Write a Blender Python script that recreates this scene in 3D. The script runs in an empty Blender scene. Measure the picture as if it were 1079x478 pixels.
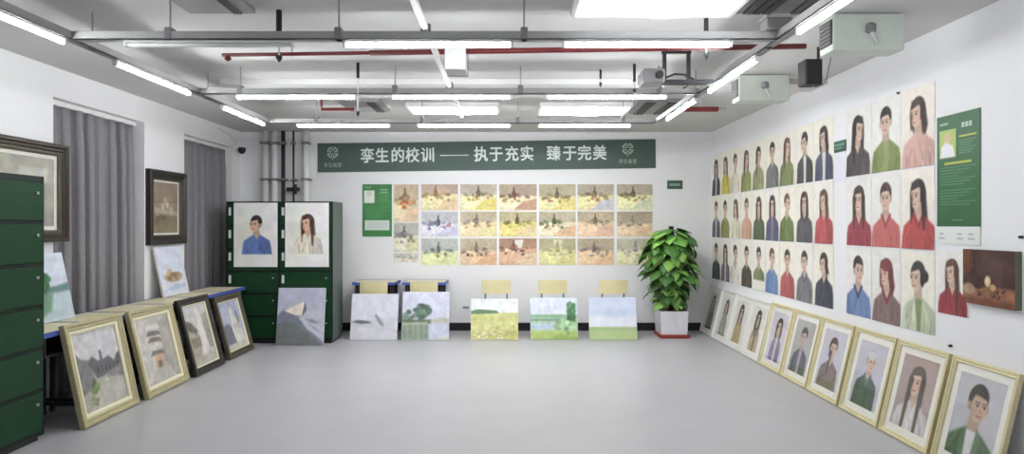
import bpy, bmesh, math, random
import numpy as np
from mathutils import Vector, Matrix
PI = math.pi
SC = bpy.context.scene
COL = SC.collection
rnd = random.Random(11)

# ------------------------------------------------------------------ camera, world, exposure
CAMZ = 1.55
cam = bpy.data.cameras.new('camera')
cam.sensor_width = 36.0
cam.lens = 680 / 1079 * 36
cam.shift_x = 4.5 / 1079
cam.shift_y = -2.0 / 1079
cam.clip_start = 0.05
camo = bpy.data.objects.new('camera', cam)
camo.location = (0, 0, CAMZ)
camo.rotation_euler = (PI / 2, 0, 0)
COL.objects.link(camo)
SC.camera = camo

world = bpy.data.worlds.new('world')
world.use_nodes = True
world.node_tree.nodes['Background'].inputs['Color'].default_value = (0.93, 0.95, 1.0, 1)
world.node_tree.nodes['Background'].inputs['Strength'].default_value = 0.25
SC.world = world
SC.view_settings.view_transform = 'Standard'
SC.view_settings.look = 'None'
SC.view_settings.exposure = 0.49
SC.view_settings.gamma = 1.0
SC.view_settings.use_curve_mapping = False
SC.cycles.use_denoising = True
SC.cycles.max_bounces = 8
SC.cycles.diffuse_bounces = 5
TUBE_POWER = 47.0

# ------------------------------------------------------------------ room dimensions (metres)
XL, XR, YB, ZC, YF = -3.93, 3.0, 9.5, 2.92, -1.2


# ------------------------------------------------------------------ materials
def lin(c):
    return tuple((v / 255 / 12.92 if v / 255 <= 0.04045 else ((v / 255 + 0.055) / 1.055) ** 2.4) for v in c)


def mat(name, c, rough=0.6, metal=0.0, noise=0.0, nscale=8.0, spec=0.5, bump=0.0, emit=0.0):
    m = bpy.data.materials.new(name)
    m.use_nodes = True
    nt = m.node_tree
    b = nt.nodes['Principled BSDF']
    col = lin(c) + (1,)
    b.inputs['Base Color'].default_value = col
    b.inputs['Roughness'].default_value = rough
    b.inputs['Metallic'].default_value = metal
    b.inputs['Specular IOR Level'].default_value = spec
    if noise or bump:
        tc = nt.nodes.new('ShaderNodeTexCoord')
        n = nt.nodes.new('ShaderNodeTexNoise')
        n.inputs['Scale'].default_value = nscale
        n.inputs['Detail'].default_value = 4
        nt.links.new(tc.outputs['Object'], n.inputs['Vector'])
        if noise:
            r = nt.nodes.new('ShaderNodeValToRGB')
            r.color_ramp.elements[0].position = 0.3
            r.color_ramp.elements[1].position = 0.7
            r.color_ramp.elements[0].color = tuple(v * (1 - noise) for v in col[:3]) + (1,)
            r.color_ramp.elements[1].color = tuple(min(1, v * (1 + noise)) for v in col[:3]) + (1,)
            nt.links.new(n.outputs['Fac'], r.inputs['Fac'])
            nt.links.new(r.outputs['Color'], b.inputs['Base Color'])
        if bump:
            bn = nt.nodes.new('ShaderNodeBump')
            bn.inputs['Strength'].default_value = bump
            bn.inputs['Distance'].default_value = 0.01
            nt.links.new(n.outputs['Fac'], bn.inputs['Height'])
            nt.links.new(bn.outputs['Normal'], b.inputs['Normal'])
    if emit:
        b.inputs['Emission Color'].default_value = (0.965, 0.985, 1.0, 1)
        b.inputs['Emission Strength'].default_value = emit
    return m


def paint_mat(name, rough, spec=0.3, bump=0.0):
    m = bpy.data.materials.new(name)
    m.use_nodes = True
    nt = m.node_tree
    b = nt.nodes['Principled BSDF']
    a = nt.nodes.new('ShaderNodeVertexColor')
    a.layer_name = 'Col'
    nt.links.new(a.outputs['Color'], b.inputs['Base Color'])
    b.inputs['Roughness'].default_value = rough
    b.inputs['Specular IOR Level'].default_value = spec
    if bump:
        tc = nt.nodes.new('ShaderNodeTexCoord')
        n = nt.nodes.new('ShaderNodeTexNoise')
        n.inputs['Scale'].default_value = 60
        nt.links.new(tc.outputs['Object'], n.inputs['Vector'])
        bn = nt.nodes.new('ShaderNodeBump')
        bn.inputs['Strength'].default_value = bump
        bn.inputs['Distance'].default_value = 0.003
        nt.links.new(n.outputs['Fac'], bn.inputs['Height'])
        nt.links.new(bn.outputs['Normal'], b.inputs['Normal'])
    return m


def glass_mat():
    m = bpy.data.materials.new('picture_glass')
    m.use_nodes = True
    nt = m.node_tree
    out = nt.nodes['Material Output']
    nt.nodes.remove(nt.nodes['Principled BSDF'])
    t = nt.nodes.new('ShaderNodeBsdfTransparent')
    g = nt.nodes.new('ShaderNodeBsdfGlossy')
    g.inputs['Roughness'].default_value = 0.03
    f = nt.nodes.new('ShaderNodeLayerWeight')
    f.inputs['Blend'].default_value = 0.5
    pw = nt.nodes.new('ShaderNodeMath')
    pw.operation = 'POWER'
    pw.inputs[1].default_value = 5.0
    ad = nt.nodes.new('ShaderNodeMath')
    ad.operation = 'MULTIPLY_ADD'
    ad.inputs[1].default_value = 0.7
    ad.inputs[2].default_value = 0.03
    nt.links.new(f.outputs['Facing'], pw.inputs[0])
    nt.links.new(pw.outputs[0], ad.inputs[0])
    mx = nt.nodes.new('ShaderNodeMixShader')
    nt.links.new(ad.outputs[0], mx.inputs[0])
    nt.links.new(t.outputs[0], mx.inputs[1])
    nt.links.new(g.outputs[0], mx.inputs[2])
    nt.links.new(mx.outputs[0], out.inputs['Surface'])
    return m


M = dict(
    wall=mat('white_wall_paint', (238, 238, 240), 0.75, noise=0.02, nscale=1.5, spec=0.25),
    ceil=mat('pale_grey_ceiling_paint', (205, 205, 203), 0.85, noise=0.04, nscale=1.2, spec=0.2),
    floor=mat('grey_floor_coating', (183, 182, 186), 0.34, noise=0.03, nscale=2.5, spec=0.45),
    black=mat('black_skirting', (28, 28, 30), 0.5),
    tray=mat('grey_galvanised_metal', (168, 168, 168), 0.5, metal=0.3, noise=0.05, nscale=15),
    white=mat('white_plastic', (236, 236, 236), 0.45),
    conduit=mat('pale_conduit', (214, 214, 212), 0.5),
    tube=mat('lit_tube', (255, 255, 255), 0.5, emit=TUBE_POWER),
    off=mat('unlit_tube', (232, 234, 232), 0.35),
    panel=mat('lit_diffuser', (250, 250, 250), 0.6, emit=1.5),
    panel2=mat('bright_lit_diffuser', (250, 250, 250), 0.6, emit=14.0),
    red=mat('red_fire_pipe', (112, 34, 38), 0.45, noise=0.06),
    dark=mat('black_foam_sleeve', (42, 42, 44), 0.8, noise=0.1),
    darkmetal=mat('dark_steel', (52, 54, 58), 0.5, metal=0.4),
    grey=mat('mid_grey_plastic', (130, 130, 132), 0.55),
    fcu=mat('pale_green_insulated_metal', (214, 222, 212), 0.6, noise=0.03),
    slat=mat('dark_grey_slats', (92, 92, 94), 0.6),
    slatbg=mat('grille_frame_grey', (150, 150, 150), 0.6),
    lgreen=mat('green_locker_door', (20, 60, 34), 0.5, noise=0.08, nscale=5, spec=0.25),
    lbody=mat('dark_green_locker_carcass', (22, 38, 30), 0.5, noise=0.08, nscale=5, spec=0.25),
    lside=mat('grey_locker_side', (92, 102, 98), 0.5, noise=0.06, nscale=4),
    plate=mat('white_label_plate', (214, 220, 214), 0.5),
    lock=mat('steel_lock', (190, 192, 190), 0.35, metal=0.7),
    gold=mat('pale_gold_moulding', (222, 212, 168), 0.42, metal=0.15, noise=0.06, nscale=30),
    gold_old=mat('antique_gold_moulding', (184, 175, 136), 0.45, metal=0.2, noise=0.12, nscale=40),
    slip=mat('cream_slip', (232, 226, 196), 0.5),
    brown=mat('dark_brown_moulding', (54, 45, 36), 0.45, noise=0.15, nscale=20),
    olive=mat('olive_grey_moulding', (84, 77, 60), 0.5, noise=0.15, nscale=20),
    blackframe=mat('black_brown_moulding', (46, 42, 36), 0.4, noise=0.12, nscale=20),
    wframe=mat('white_moulding', (226, 226, 222), 0.5),
    matboard=mat('white_mat_board', (240, 238, 230), 0.85, spec=0.2),
    cream=mat('cream_laminate', (222, 212, 176), 0.45, noise=0.03, nscale=6),
    blueedge=mat('blue_edge_band', (72, 92, 168), 0.5),
    leg=mat('dark_grey_steel_tube', (58, 58, 64), 0.45, metal=0.3),
    bookbox=mat('charcoal_book_box', (78, 74, 74), 0.6),
    chair=mat('cream_plywood', (216, 206, 160), 0.5, noise=0.05, nscale=10),
    chairleg=mat('grey_chair_tube', (128, 128, 126), 0.4, metal=0.5),
    curtain=mat('grey_curtain_cloth', (136, 134, 138), 0.9, noise=0.06, nscale=30, spec=0.15),
    banner=mat('dark_teal_green_banner', (72, 92, 84), 0.55, noise=0.04, nscale=3),
    letter=mat('white_lettering', (226, 234, 230), 0.6),
    letter2=mat('pale_green_lettering', (168, 190, 180), 0.6),
    pot=mat('white_glazed_pot', (222, 220, 228), 0.3),
    potbase=mat('red_brown_pot_base', (150, 52, 46), 0.5),
    soil=mat('dark_soil', (50, 38, 28), 0.95, noise=0.3, nscale=60),
    moss=mat('brown_moss_pole', (66, 48, 32), 0.95, noise=0.3, nscale=80, bump=0.4),
    stem=mat('green_stem', (84, 110, 46), 0.6),
    speaker=mat('black_speaker_plastic', (30, 30, 34), 0.5),
    paper=paint_mat('watercolour_paper', 0.85, 0.2),
    canvas=paint_mat('painted_canvas', 0.6, 0.3, bump=0.25),
    print=paint_mat('printed_board', 0.45, 0.4),
    leaf=paint_mat('leaf_surface', 0.42, 0.5),
    glass=glass_mat(),
)


# ------------------------------------------------------------------ mesh helpers
def obj(name, bm, m, parent=None, smooth=False, fix=True):
    me = bpy.data.meshes.new(name)
    if fix:
        bmesh.ops.recalc_face_normals(bm, faces=bm.faces)
    bm.to_mesh(me)
    bm.free()
    me.materials.append(M[m] if isinstance(m, str) else m)
    if smooth:
        for p in me.polygons:
            p.use_smooth = True
    o = bpy.data.objects.new(name, me)
    COL.objects.link(o)
    if parent:
        o.parent = parent
    return o


def tag(o, label, cat, group=None, kind=None):
    o['label'] = label
    o['category'] = cat
    if group:
        o['group'] = group
    if kind:
        o['kind'] = kind
    return o


def thing(name, label, cat, loc=(0, 0, 0), rz=0.0, group=None, lean=0.0):
    o = bpy.data.objects.new(name, None)
    o.empty_display_size = 0.1
    COL.objects.link(o)
    o.location = loc
    o.rotation_euler = (-lean, 0, rz)
    return tag(o, label, cat, group)


def struct(name, bm, m):
    o = obj(name, bm, m)
    o['kind'] = 'structure'
    return o


def copy_tree(o, parent=None):
    c = o.copy()
    COL.objects.link(c)
    c.parent = parent
    for ch in o.children:
        copy_tree(ch, c)
    return c


def box(bm, x0, x1, y0, y1, z0, z1, bev=0.0):
    vs = [bm.verts.new((x, y, z)) for x in (x0, x1) for y in (y0, y1) for z in (z0, z1)]
    fs = [bm.faces.new([vs[i] for i in f]) for f in ((0, 1, 3, 2), (4, 6, 7, 5), (0, 4, 5, 1), (2, 3, 7, 6), (0, 2, 6, 4), (1, 5, 7, 3))]
    if bev:
        es = list({e for f in fs for e in f.edges})
        bmesh.ops.bevel(bm, geom=es, offset=bev, segments=2, affect='EDGES', profile=0.5)
    return bm


def bx(*a, bev=0.0):
    return box(bmesh.new(), *a, bev=bev)


def tube(bm, pts, r, n=10, r2=None):
    pts = [Vector(p) for p in pts]
    rings = []
    for i, p in enumerate(pts):
        d = (pts[min(i + 1, len(pts) - 1)] - pts[max(i - 1, 0)]).normalized()
        up = Vector((0, 0, 1)) if abs(d.z) < 0.9 else Vector((1, 0, 0))
        a = d.cross(up).normalized()
        b = d.cross(a).normalized()
        rr = r if r2 is None else r + (r2 - r) * i / (len(pts) - 1)
        rings.append([bm.verts.new(p + (a * math.cos(t) + b * math.sin(t)) * rr) for t in (2 * PI * k / n for k in range(n))])
    for A, B in zip(rings, rings[1:]):
        for k in range(n):
            bm.faces.new((A[k], A[(k + 1) % n], B[(k + 1) % n], B[k]))
    bm.faces.new(rings[0])
    bm.faces.new(rings[-1][::-1])
    return bm


def tb(pts, r, n=10, r2=None):
    return tube(bmesh.new(), pts, r, n, r2)


def lathe(bm, prof, c=(0, 0, 0), n=20):
    rings = []
    for r, z in prof:
        rings.append([bm.verts.new((c[0] + r * math.cos(2 * PI * k / n), c[1] + r * math.sin(2 * PI * k / n), c[2] + z)) for k in range(n)])
    for A, B in zip(rings, rings[1:]):
        for k in range(n):
            bm.faces.new((A[k], A[(k + 1) % n], B[(k + 1) % n], B[k]))
    bm.faces.new(rings[0][::-1])
    bm.faces.new(rings[-1])
    return bm


def ring(w, h, prof, z0=0.0):
    """mitred moulding: prof = list of (inset, outward) ; outward is towards -Y"""
    bm = bmesh.new()
    loops = []
    for d, e in prof:
        loops.append([bm.verts.new(p) for p in ((-w / 2 + d, -e, z0 + d), (w / 2 - d, -e, z0 + d), (w / 2 - d, -e, z0 + h - d), (-w / 2 + d, -e, z0 + h - d))])
    for A, B in zip(loops, loops[1:]):
        for k in range(4):
            bm.faces.new((A[k], A[(k + 1) % 4], B[(k + 1) % 4], B[k]))
    return bm


# ------------------------------------------------------------------ painting on fine vertex grids
class Pic:
    """a small painter: x runs -asp/2..asp/2, y runs 0..1, colours are sRGB 0..255"""

    def __init__(s, asp, ny, bg, seed=0):
        s.asp = asp
        s.ny = ny
        s.nx = max(6, int(round(ny * asp)))
        u = np.linspace(-asp / 2, asp / 2, s.nx)
        v = np.linspace(0, 1, s.ny)
        s.X, s.Y = np.meshgrid(u, v)
        s.im = np.empty((s.ny, s.nx, 3))
        s.im[:] = np.array(bg, float)
        s.r = np.random.RandomState(seed)
        s.e = 1.3 / ny
        s.ox = s.oy = 0.0
        s.k = 1.0

    def frame(s, ox, oy, k):
        s.ox, s.oy, s.k = ox, oy, k

    def xy(s):
        return (s.X - s.ox) / s.k, (s.Y - s.oy) / s.k

    def put(s, m, c, a=1.0):
        m = (np.clip(m, 0, 1) * a)[..., None]
        s.im = s.im * (1 - m) + np.array(c, float) * m

    def soft(s, d, e=None):
        e = max(e or 0, s.e / s.k)
        return np.clip(0.5 - d / e, 0, 1)

    def ell(s, cx, cy, rx, ry, c, a=1.0, e=None, rot=0.0, clip=None):
        x, y = s.xy()
        x, y = x - cx, y - cy
        if rot:
            x, y = x * math.cos(rot) + y * math.sin(rot), -x * math.sin(rot) + y * math.cos(rot)
        d = (np.sqrt((x / rx) ** 2 + (y / ry) ** 2) - 1) * min(rx, ry)
        m = s.soft(d, e)
        if clip is not None:
            m = m * clip
        s.put(m, c, a)
        return m

    def line(s, p, q, w, c, a=1.0, e=None, w2=None):
        x, y = s.xy()
        dx, dy = q[0] - p[0], q[1] - p[1]
        t = np.clip(((x - p[0]) * dx + (y - p[1]) * dy) / (dx * dx + dy * dy + 1e-9), 0, 1)
        d = np.hypot(x - p[0] - t * dx, y - p[1] - t * dy) - (w + ((w2 if w2 is not None else w) - w) * t) / 2
        s.put(s.soft(d, e), c, a)

    def polym(s, pts, e=None):
        x, y = s.xy()
        ins = np.zeros(x.shape, bool)
        dm = np.full(x.shape, 9.0)
        for (x1, y1), (x2, y2) in zip(pts, pts[1:] + pts[:1]):
            c = ((y1 > y) != (y2 > y)) & (x < (x2 - x1) * (y - y1) / (y2 - y1 + 1e-12) + x1)
            ins ^= c
            dx, dy = x2 - x1, y2 - y1
            t = np.clip(((x - x1) * dx + (y - y1) * dy) / (dx * dx + dy * dy + 1e-12), 0, 1)
            dm = np.minimum(dm, np.hypot(x - x1 - t * dx, y - y1 - t * dy))
        return s.soft(np.where(ins, -dm, dm), e)

    def poly(s, pts, c, a=1.0, e=None):
        s.put(s.polym(pts, e), c, a)

    def rect(s, x0, x1, y0, y1, c, a=1.0, e=None):
        s.poly([(x0, y0), (x1, y0), (x1, y1), (x0, y1)], c, a, e)

    def noise(s, f, amp, tint=0.0):
        """value noise"""
        def layer(fx, fy):
            g = s.r.rand(int(fy) + 3, int(fx) + 3)
            gx = (s.X / s.asp + 0.5) * fx
            gy = s.Y * fy
            ix, iy = gx.astype(int), gy.astype(int)
            tx, ty = gx - ix, gy - iy
            tx, ty = tx * tx * (3 - 2 * tx), ty * ty * (3 - 2 * ty)
            return (g[iy, ix] * (1 - tx) + g[iy, ix + 1] * tx) * (1 - ty) + (g[iy + 1, ix] * (1 - tx) + g[iy + 1, ix + 1] * tx) * ty - 0.5
        n = layer(f * s.asp + 1, f) + 0.5 * layer(2 * f * s.asp + 1, 2 * f)
        s.im = s.im * (1 + amp * n[..., None])
        if tint:
            for k in range(3):
                s.im[..., k] *= 1 + tint * layer(f * s.asp + 1, f)

    def wash(s, c, a, f=4):
        """blotchy wash of one colour over all"""
        g = s.r.rand(f + 3, f + 3)
        gx = (s.X / s.asp + 0.5) * f
        gy = s.Y * f
        ix, iy = gx.astype(int), gy.astype(int)
        tx, ty = gx - ix, gy - iy
        n = (g[iy, ix] * (1 - tx) + g[iy, ix + 1] * tx) * (1 - ty) + (g[iy + 1, ix] * (1 - tx) + g[iy + 1, ix + 1] * tx) * ty
        s.put(n, c, a)

    fade = 0.0
    sat = 1.0

    def linear(s):
        g = s.im.mean(-1, keepdims=True)
        s.im = g + (s.im - g) * s.sat
        c = np.clip((s.im * (1 - s.fade) + np.array((226, 221, 212)) * s.fade) / 255, 0, 1)
        return np.where(c <= 0.04045, c / 12.92, ((c + 0.055) / 1.055) ** 2.4)


def sheet(name, w, h, t, pic, m, parent=None, edge=(236, 234, 228), z0=0.0, y0=0.0, curl=0.0):
    """a board or sheet of paper of thickness t, its painted face towards -Y, bottom edge at z0"""
    nx, ny = pic.nx, pic.ny
    X = (pic.X / pic.asp) * w
    Z = pic.Y * h + z0
    Yc = np.full(X.shape, y0 - t)
    if curl:
        u = pic.X / pic.asp * 2
        Yc = Yc - curl * (np.abs(u) ** 3) * np.clip((pic.Y - 0.75) * 4, 0, 1) * 0.6 - curl * np.clip((0.25 - pic.Y) * 4, 0, 1) ** 2
    v = np.stack([X, Yc, Z], -1).reshape(-1, 3).tolist()
    idx = np.arange(nx * ny).reshape(ny, nx)
    f = np.stack([idx[:-1, :-1], idx[:-1, 1:], idx[1:, 1:], idx[1:, :-1]], -1).reshape(-1, 4).tolist()
    loop = list(idx[0, :]) + list(idx[1:, -1]) + list(idx[-1, -2::-1]) + list(idx[-2:0:-1, 0])
    b = len(v)
    L = len(loop)
    for i in loop:
        v.append(list(v[i]))
    for i in loop:
        v.append([v[i][0], v[i][1] + t, v[i][2]])
    for k in range(L):
        f.append([b + k, b + L + k, b + L + (k + 1) % L, b + (k + 1) % L])
    if not curl:
        f.append([b + L + k for k in range(L)][::-1])
    me = bpy.data.meshes.new(name)
    me.from_pydata(v, [], f)
    col = np.ones((len(v), 4), np.float32)
    col[:nx * ny, :3] = pic.linear().reshape(-1, 3)
    col[nx * ny:, :3] = lin(edge)
    at = me.color_attributes.new('Col', 'FLOAT_COLOR', 'POINT')
    at.data.foreach_set('color', col.ravel())
    me.materials.append(M[m])
    o = bpy.data.objects.new(name, me)
    COL.objects.link(o)
    if parent:
        o.parent = parent
    return o


def shade(c, k):
    return tuple(max(0, min(255, v * k)) for v in c)


SKIN = (226, 188, 162)


def figure(p, hair, top, style='short', d=0, skin=SKIN, collar=None, inner=None, hx=0.0, wide=1.0, hairlen=0.3, cap=None, low=0.02, features=True):
    """a half-length figure; d: -1 looks left, 1 looks right. Head centre about y 0.74"""
    hy = 0.735
    hd = shade(hair, 0.75)
    # hair behind
    if style in ('long', 'tied'):
        L = hairlen
        p.poly([(hx - 0.115 - 0.01 * d, hy + 0.03), (hx - 0.08, hy + 0.13), (hx + 0.08, hy + 0.13), (hx + 0.115 - 0.01 * d, hy + 0.03),
                (hx + 0.125 - 0.03 * d, L + 0.1), (hx + 0.07 - 0.05 * d, L), (hx - 0.07 - 0.05 * d, L), (hx - 0.125 - 0.03 * d, L + 0.1)] if style == 'long' else
               [(hx - 0.1, hy + 0.04), (hx + 0.1, hy + 0.04), (hx + 0.08 - 0.08 * d, hy - 0.12), (hx - 0.06 - 0.08 * d, hy - 0.12)], hair, 1, 0.03)
    if style == 'bun':
        p.ell(hx - 0.115 * (d or 1), hy + 0.02, 0.05, 0.055, hair, 1, 0.02)
    if style == 'short':
        p.ell(hx - 0.014 * d, hy + 0.045, 0.098, 0.112, hair, 1, 0.02)
        for sgn in (-1, 1):
            if sgn != (1 if d > 0.6 else -1 if d < -0.6 else 0):
                p.ell(hx + sgn * 0.088, hy - 0.01, 0.018, 0.034, shade(skin, 0.86), 1, 0.015)
    else:
        p.ell(hx - 0.018 * d, hy + 0.028, 0.108, 0.128, hair, 1, 0.02)
    # neck and torso
    sw = 0.245 * wide
    p.poly([(hx - 0.05 - 0.01 * d, hy - 0.06), (hx + 0.05 - 0.01 * d, hy - 0.06), (hx + 0.065 - 0.02 * d, 0.5), (hx - 0.065 - 0.02 * d, 0.5)], shade(skin, 0.86), 1, 0.02)
    tx = hx - 0.02 * d
    body = [(tx - 0.055, 0.56), (tx - 0.13 * wide, 0.515), (tx - sw * 0.9, 0.455), (tx - sw, 0.36), (tx - sw * 1.06, low), (tx + sw * 1.06, low),
            (tx + sw, 0.36), (tx + sw * 0.9, 0.455), (tx + 0.13 * wide, 0.515), (tx + 0.055, 0.56), (tx, 0.52)]
    p.poly(body, top, 1, 0.025)
    # folds and sleeves
    bm = p.polym(body, 0.03)
    x, y = p.xy()
    im0 = p.im.copy()
    p.put(bm * np.clip((x - tx) * (-d if d else 1) * 4, 0, 1), shade(top, 0.7), 0.55)
    for k in range(14):
        a = p.r.uniform(-sw, sw)
        q = p.r.uniform(0.05, 0.36)
        p.line((tx + a, q), (tx + a * 0.7 + p.r.uniform(-0.05, 0.05), q + 0.16), p.r.uniform(0.01, 0.035), shade(top, 0.66 if k % 2 else 1.28), 0.5, 0.035, 0.003)
    for sgn in (-1, 1):
        p.line((tx + sgn * sw * 0.72, 0.36), (tx + sgn * sw * 0.62, low + 0.02), 0.012, shade(top, 0.62), 0.6, 0.02)
    p.im = im0 * (1 - bm[..., None]) + p.im * bm[..., None]
    if inner:
        p.poly([(tx - 0.05, 0.54), (tx + 0.05, 0.54), (tx + 0.035, 0.3), (tx + 0.04, low), (tx - 0.03, low), (tx - 0.03, 0.3)], inner, 0.95, 0.02)
    else:
        p.poly([(tx - 0.045, 0.56), (tx + 0.045, 0.56), (tx + 0.005 * d, 0.47)], shade(skin, 0.92), 1, 0.015)
    if collar:
        p.line((tx - 0.07, 0.56), (tx + 0.0, 0.45), 0.04, collar, 1, 0.02)
        p.line((tx + 0.07, 0.56), (tx + 0.0, 0.45), 0.04, collar, 1, 0.02)
    # face
    fx = hx + 0.018 * d
    p.ell(fx, hy - 0.012, 0.08, 0.112, skin, 1, 0.015)
    x, y = p.xy()
    fm = p.soft((np.sqrt(((x - fx) / 0.08) ** 2 + ((y - hy + 0.012) / 0.112) ** 2) - 1) * 0.08, 0.02)
    p.put(fm * np.clip(-(x - fx - 0.01) * (d if d else 1) * 12, 0, 1), shade(skin, 0.8), 0.6)
    p.ell(fx + 0.035, hy - 0.04, 0.026, 0.022, (222, 148, 130), 0.35, 0.03)
    p.ell(fx - 0.035, hy - 0.04, 0.026, 0.022, (222, 148, 130), 0.35, 0.03)
    if features:
        ex = fx + 0.028 * d
        for sgn in (-1, 1):
            p.ell(ex + sgn * 0.034, hy - 0.003, 0.019, 0.011, (236, 226, 216), 0.3, 0.012)
            p.ell(ex + sgn * 0.034 + 0.004 * d, hy - 0.003, 0.01, 0.011, (52, 38, 36), 0.9, 0.01)
            p.line((ex + sgn * 0.034 - 0.018, hy + 0.006), (ex + sgn * 0.034 + 0.018, hy + 0.006), 0.007, (64, 46, 42), 0.85, 0.01)
            p.line((ex + sgn * 0.034 - 0.02, hy + 0.024), (ex + sgn * 0.034 + 0.02, hy + 0.026), 0.009, hd, 0.7, 0.012)
        p.line((ex + 0.008 * d, hy - 0.005), (ex + 0.016 * (d or 0.6), hy - 0.045), 0.01, shade(skin, 0.76), 0.8, 0.012)
        p.line((ex - 0.022, hy - 0.078), (ex + 0.022, hy - 0.078), 0.014, (176, 92, 84), 0.85, 0.012)
    # fringe / crown
    x, y = p.xy()
    cap_m = np.clip((y - (hy + 0.07 + 0.3 * (x - fx) * (-d if d else 0.15))) / 0.02 + 0.5, 0, 1)
    hrx = 0.099 if style == 'short' else 0.106
    p.ell(hx - 0.012 * d, hy + 0.03, hrx, 0.126, hair, 1, 0.02, clip=cap_m)
    side = np.clip((-(x - hx) * d - 0.045) / 0.015 + 0.5, 0, 1) if d else np.clip((np.abs(x - hx) - 0.074) / 0.015 + 0.5, 0, 1)
    lowc = np.clip((y - (hy + 0.02 if style == 'short' else hy - 0.06)) / 0.02 + 0.5, 0, 1)
    hrx = 0.099 if style == 'short' else 0.106
    p.ell(hx - 0.012 * d, hy + 0.03, hrx, 0.126, hair, 1, 0.02, clip=side * lowc)
    for k in range(16):
        a = p.r.uniform(-1, 1)
        q = shade(hair, p.r.choice((0.6, 1.5, 1.9)))
        x0 = hx - 0.012 * d + a * 0.06
        p.line((x0, hy + 0.142 - abs(a) * 0.03), (x0 + a * 0.035, hy + 0.085 - abs(a) * 0.03), 0.008, q, 0.4, 0.014)
        if style == 'long' and abs(a) > 0.55:
            s_ = 1 if a > 0 else -1
            if s_ != d:
                x1 = hx + s_ * p.r.uniform(0.075, 0.11)
                p.line((x1, hy + 0.04), (x1 + 0.01 * s_, hairlen + 0.08 + p.r.uniform(0, 0.15)), 0.008, q, 0.45, 0.014)
    p.ell(hx + 0.03, hy + 0.115, 0.045, 0.016, shade(hair, 1.8), 0.35, 0.04, rot=-0.3)
    if cap:
        p.ell(hx - 0.01 * d, hy + 0.085, 0.1, 0.06, cap, 1, 0.02)
    if style == 'long':
        for sgn in (-1, 1):
            if sgn == d:
                p.line((hx + sgn * 0.085, hy - 0.02), (hx + sgn * 0.09, max(hairlen + 0.08, 0.4)), 0.035, hair, 0.85, 0.025, 0.015)
            else:
                p.line((hx + sgn * 0.085, hy + 0.02), (hx + sgn * 0.095, hairlen + 0.03), 0.065, hair, 1, 0.03, 0.025)
    if style == 'tied' and d:
        p.line((hx - 0.09 * d, hy - 0.05), (hx - 0.1 * d, 0.36), 0.05, hair, 1, 0.03, 0.02)


def portrait(asp, ny, bg, seed, **kw):
    p = Pic(asp, ny, bg, seed)
    p.wash(shade(bg, 0.97), 0.4, 3)
    z = kw.pop('zoom', 1.0)
    ox = kw.pop('ox', 0.0)
    oy = kw.pop('oy', 0.0)
    cut = kw.pop('cut', 0)
    p.frame(ox, oy, z)
    figure(p, **kw)
    p.frame(0, 0, 1)
    p.fade = 0.15
    p.sat = 0.78
    p.noise(14, 0.05, 0.012)
    if cut:
        p.rect(-1, 1, -0.1, cut, (238, 234, 222))
    return p


def still_life(asp, ny, seed, wall, cloth, accent, dark=(72, 62, 58), fruit=((214, 170, 70), (150, 160, 80), (190, 110, 80)), drop=None):
    p = Pic(asp, ny, wall, seed)
    p.wash(shade(wall, 0.86), 0.8, 3)
    r = p.r
    hz = r.uniform(0.52, 0.62)
    p.rect(-1, 1, -1, hz, cloth, 1, 0.05)
    p.poly([(-asp / 2, hz * 0.75), (-0.15 * asp, hz + 0.02), (0.1 * asp, hz * 0.5), (-0.05 * asp, 0.05), (-asp / 2, 0.12)], shade(cloth, 1.08), 0.9, 0.05)
    p.poly([(-0.12 * asp, 0.02), (0.14 * asp, hz * 0.62), (asp / 2, hz * 0.8), (asp / 2, 0.02)], accent, 0.85, 0.05)
    if drop:
        p.poly([(-0.1 * asp, 0.95), (0.14 * asp, 0.95), (0.1 * asp, 0.5), (-0.08 * asp, 0.5)], drop, 0.9, 0.04)
    cx = r.uniform(-0.12, 0.02) * asp
    # bottle / jug
    p.poly([(cx - 0.075, hz - 0.08), (cx + 0.075, hz - 0.08), (cx + 0.085, hz + 0.1), (cx + 0.03, hz + 0.2), (cx + 0.025, hz + 0.33), (cx - 0.025, hz + 0.33), (cx - 0.03, hz + 0.2), (cx - 0.085, hz + 0.1)], dark, 0.9, 0.03)
    p.line((cx - 0.04, hz), (cx - 0.04, hz + 0.12), 0.02, shade(dark, 1.9), 0.6, 0.03)
    # flowers, leaves or cloth folds spreading to each side
    for k in range(13):
        a = r.uniform(-0.38, 0.38) * asp
        p.ell(cx + a, hz + r.uniform(-0.02, 0.1) - abs(a) * 0.15, r.uniform(0.05, 0.11), r.uniform(0.03, 0.07), shade(dark, r.uniform(0.9, 1.9)), 0.6, 0.04, rot=r.uniform(-0.6, 0.6))
    for k in range(8):
        x = cx + r.uniform(-0.3, 0.36) * asp
        y = hz - r.uniform(0.04, 0.22)
        c = fruit[k % len(fruit)]
        q = r.uniform(0.035, 0.06)
        p.ell(x + 0.02, y - q * 0.8, q * 1.2, q * 0.4, shade(accent, 0.7), 0.6, 0.04)
        p.ell(x, y, q, q * 0.95, c, 0.95, 0.02)
        p.ell(x - q * 0.3, y + q * 0.35, q * 0.35, q * 0.3, shade(c, 1.3), 0.7, 0.03)
    for k in range(4):
        a = r.uniform(-0.45, 0.3) * asp
        y = r.uniform(0.06, 0.3)
        p.line((a, y), (a + 0.25, y + r.uniform(-0.06, 0.1)), 0.02, shade(cloth, 0.78), 0.5, 0.04)
    p.noise(9, 0.1, 0.04)
    p.noise(16, 0.1, 0.03)
    p.sat = 0.9
    p.fade = 0.1
    return p


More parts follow.
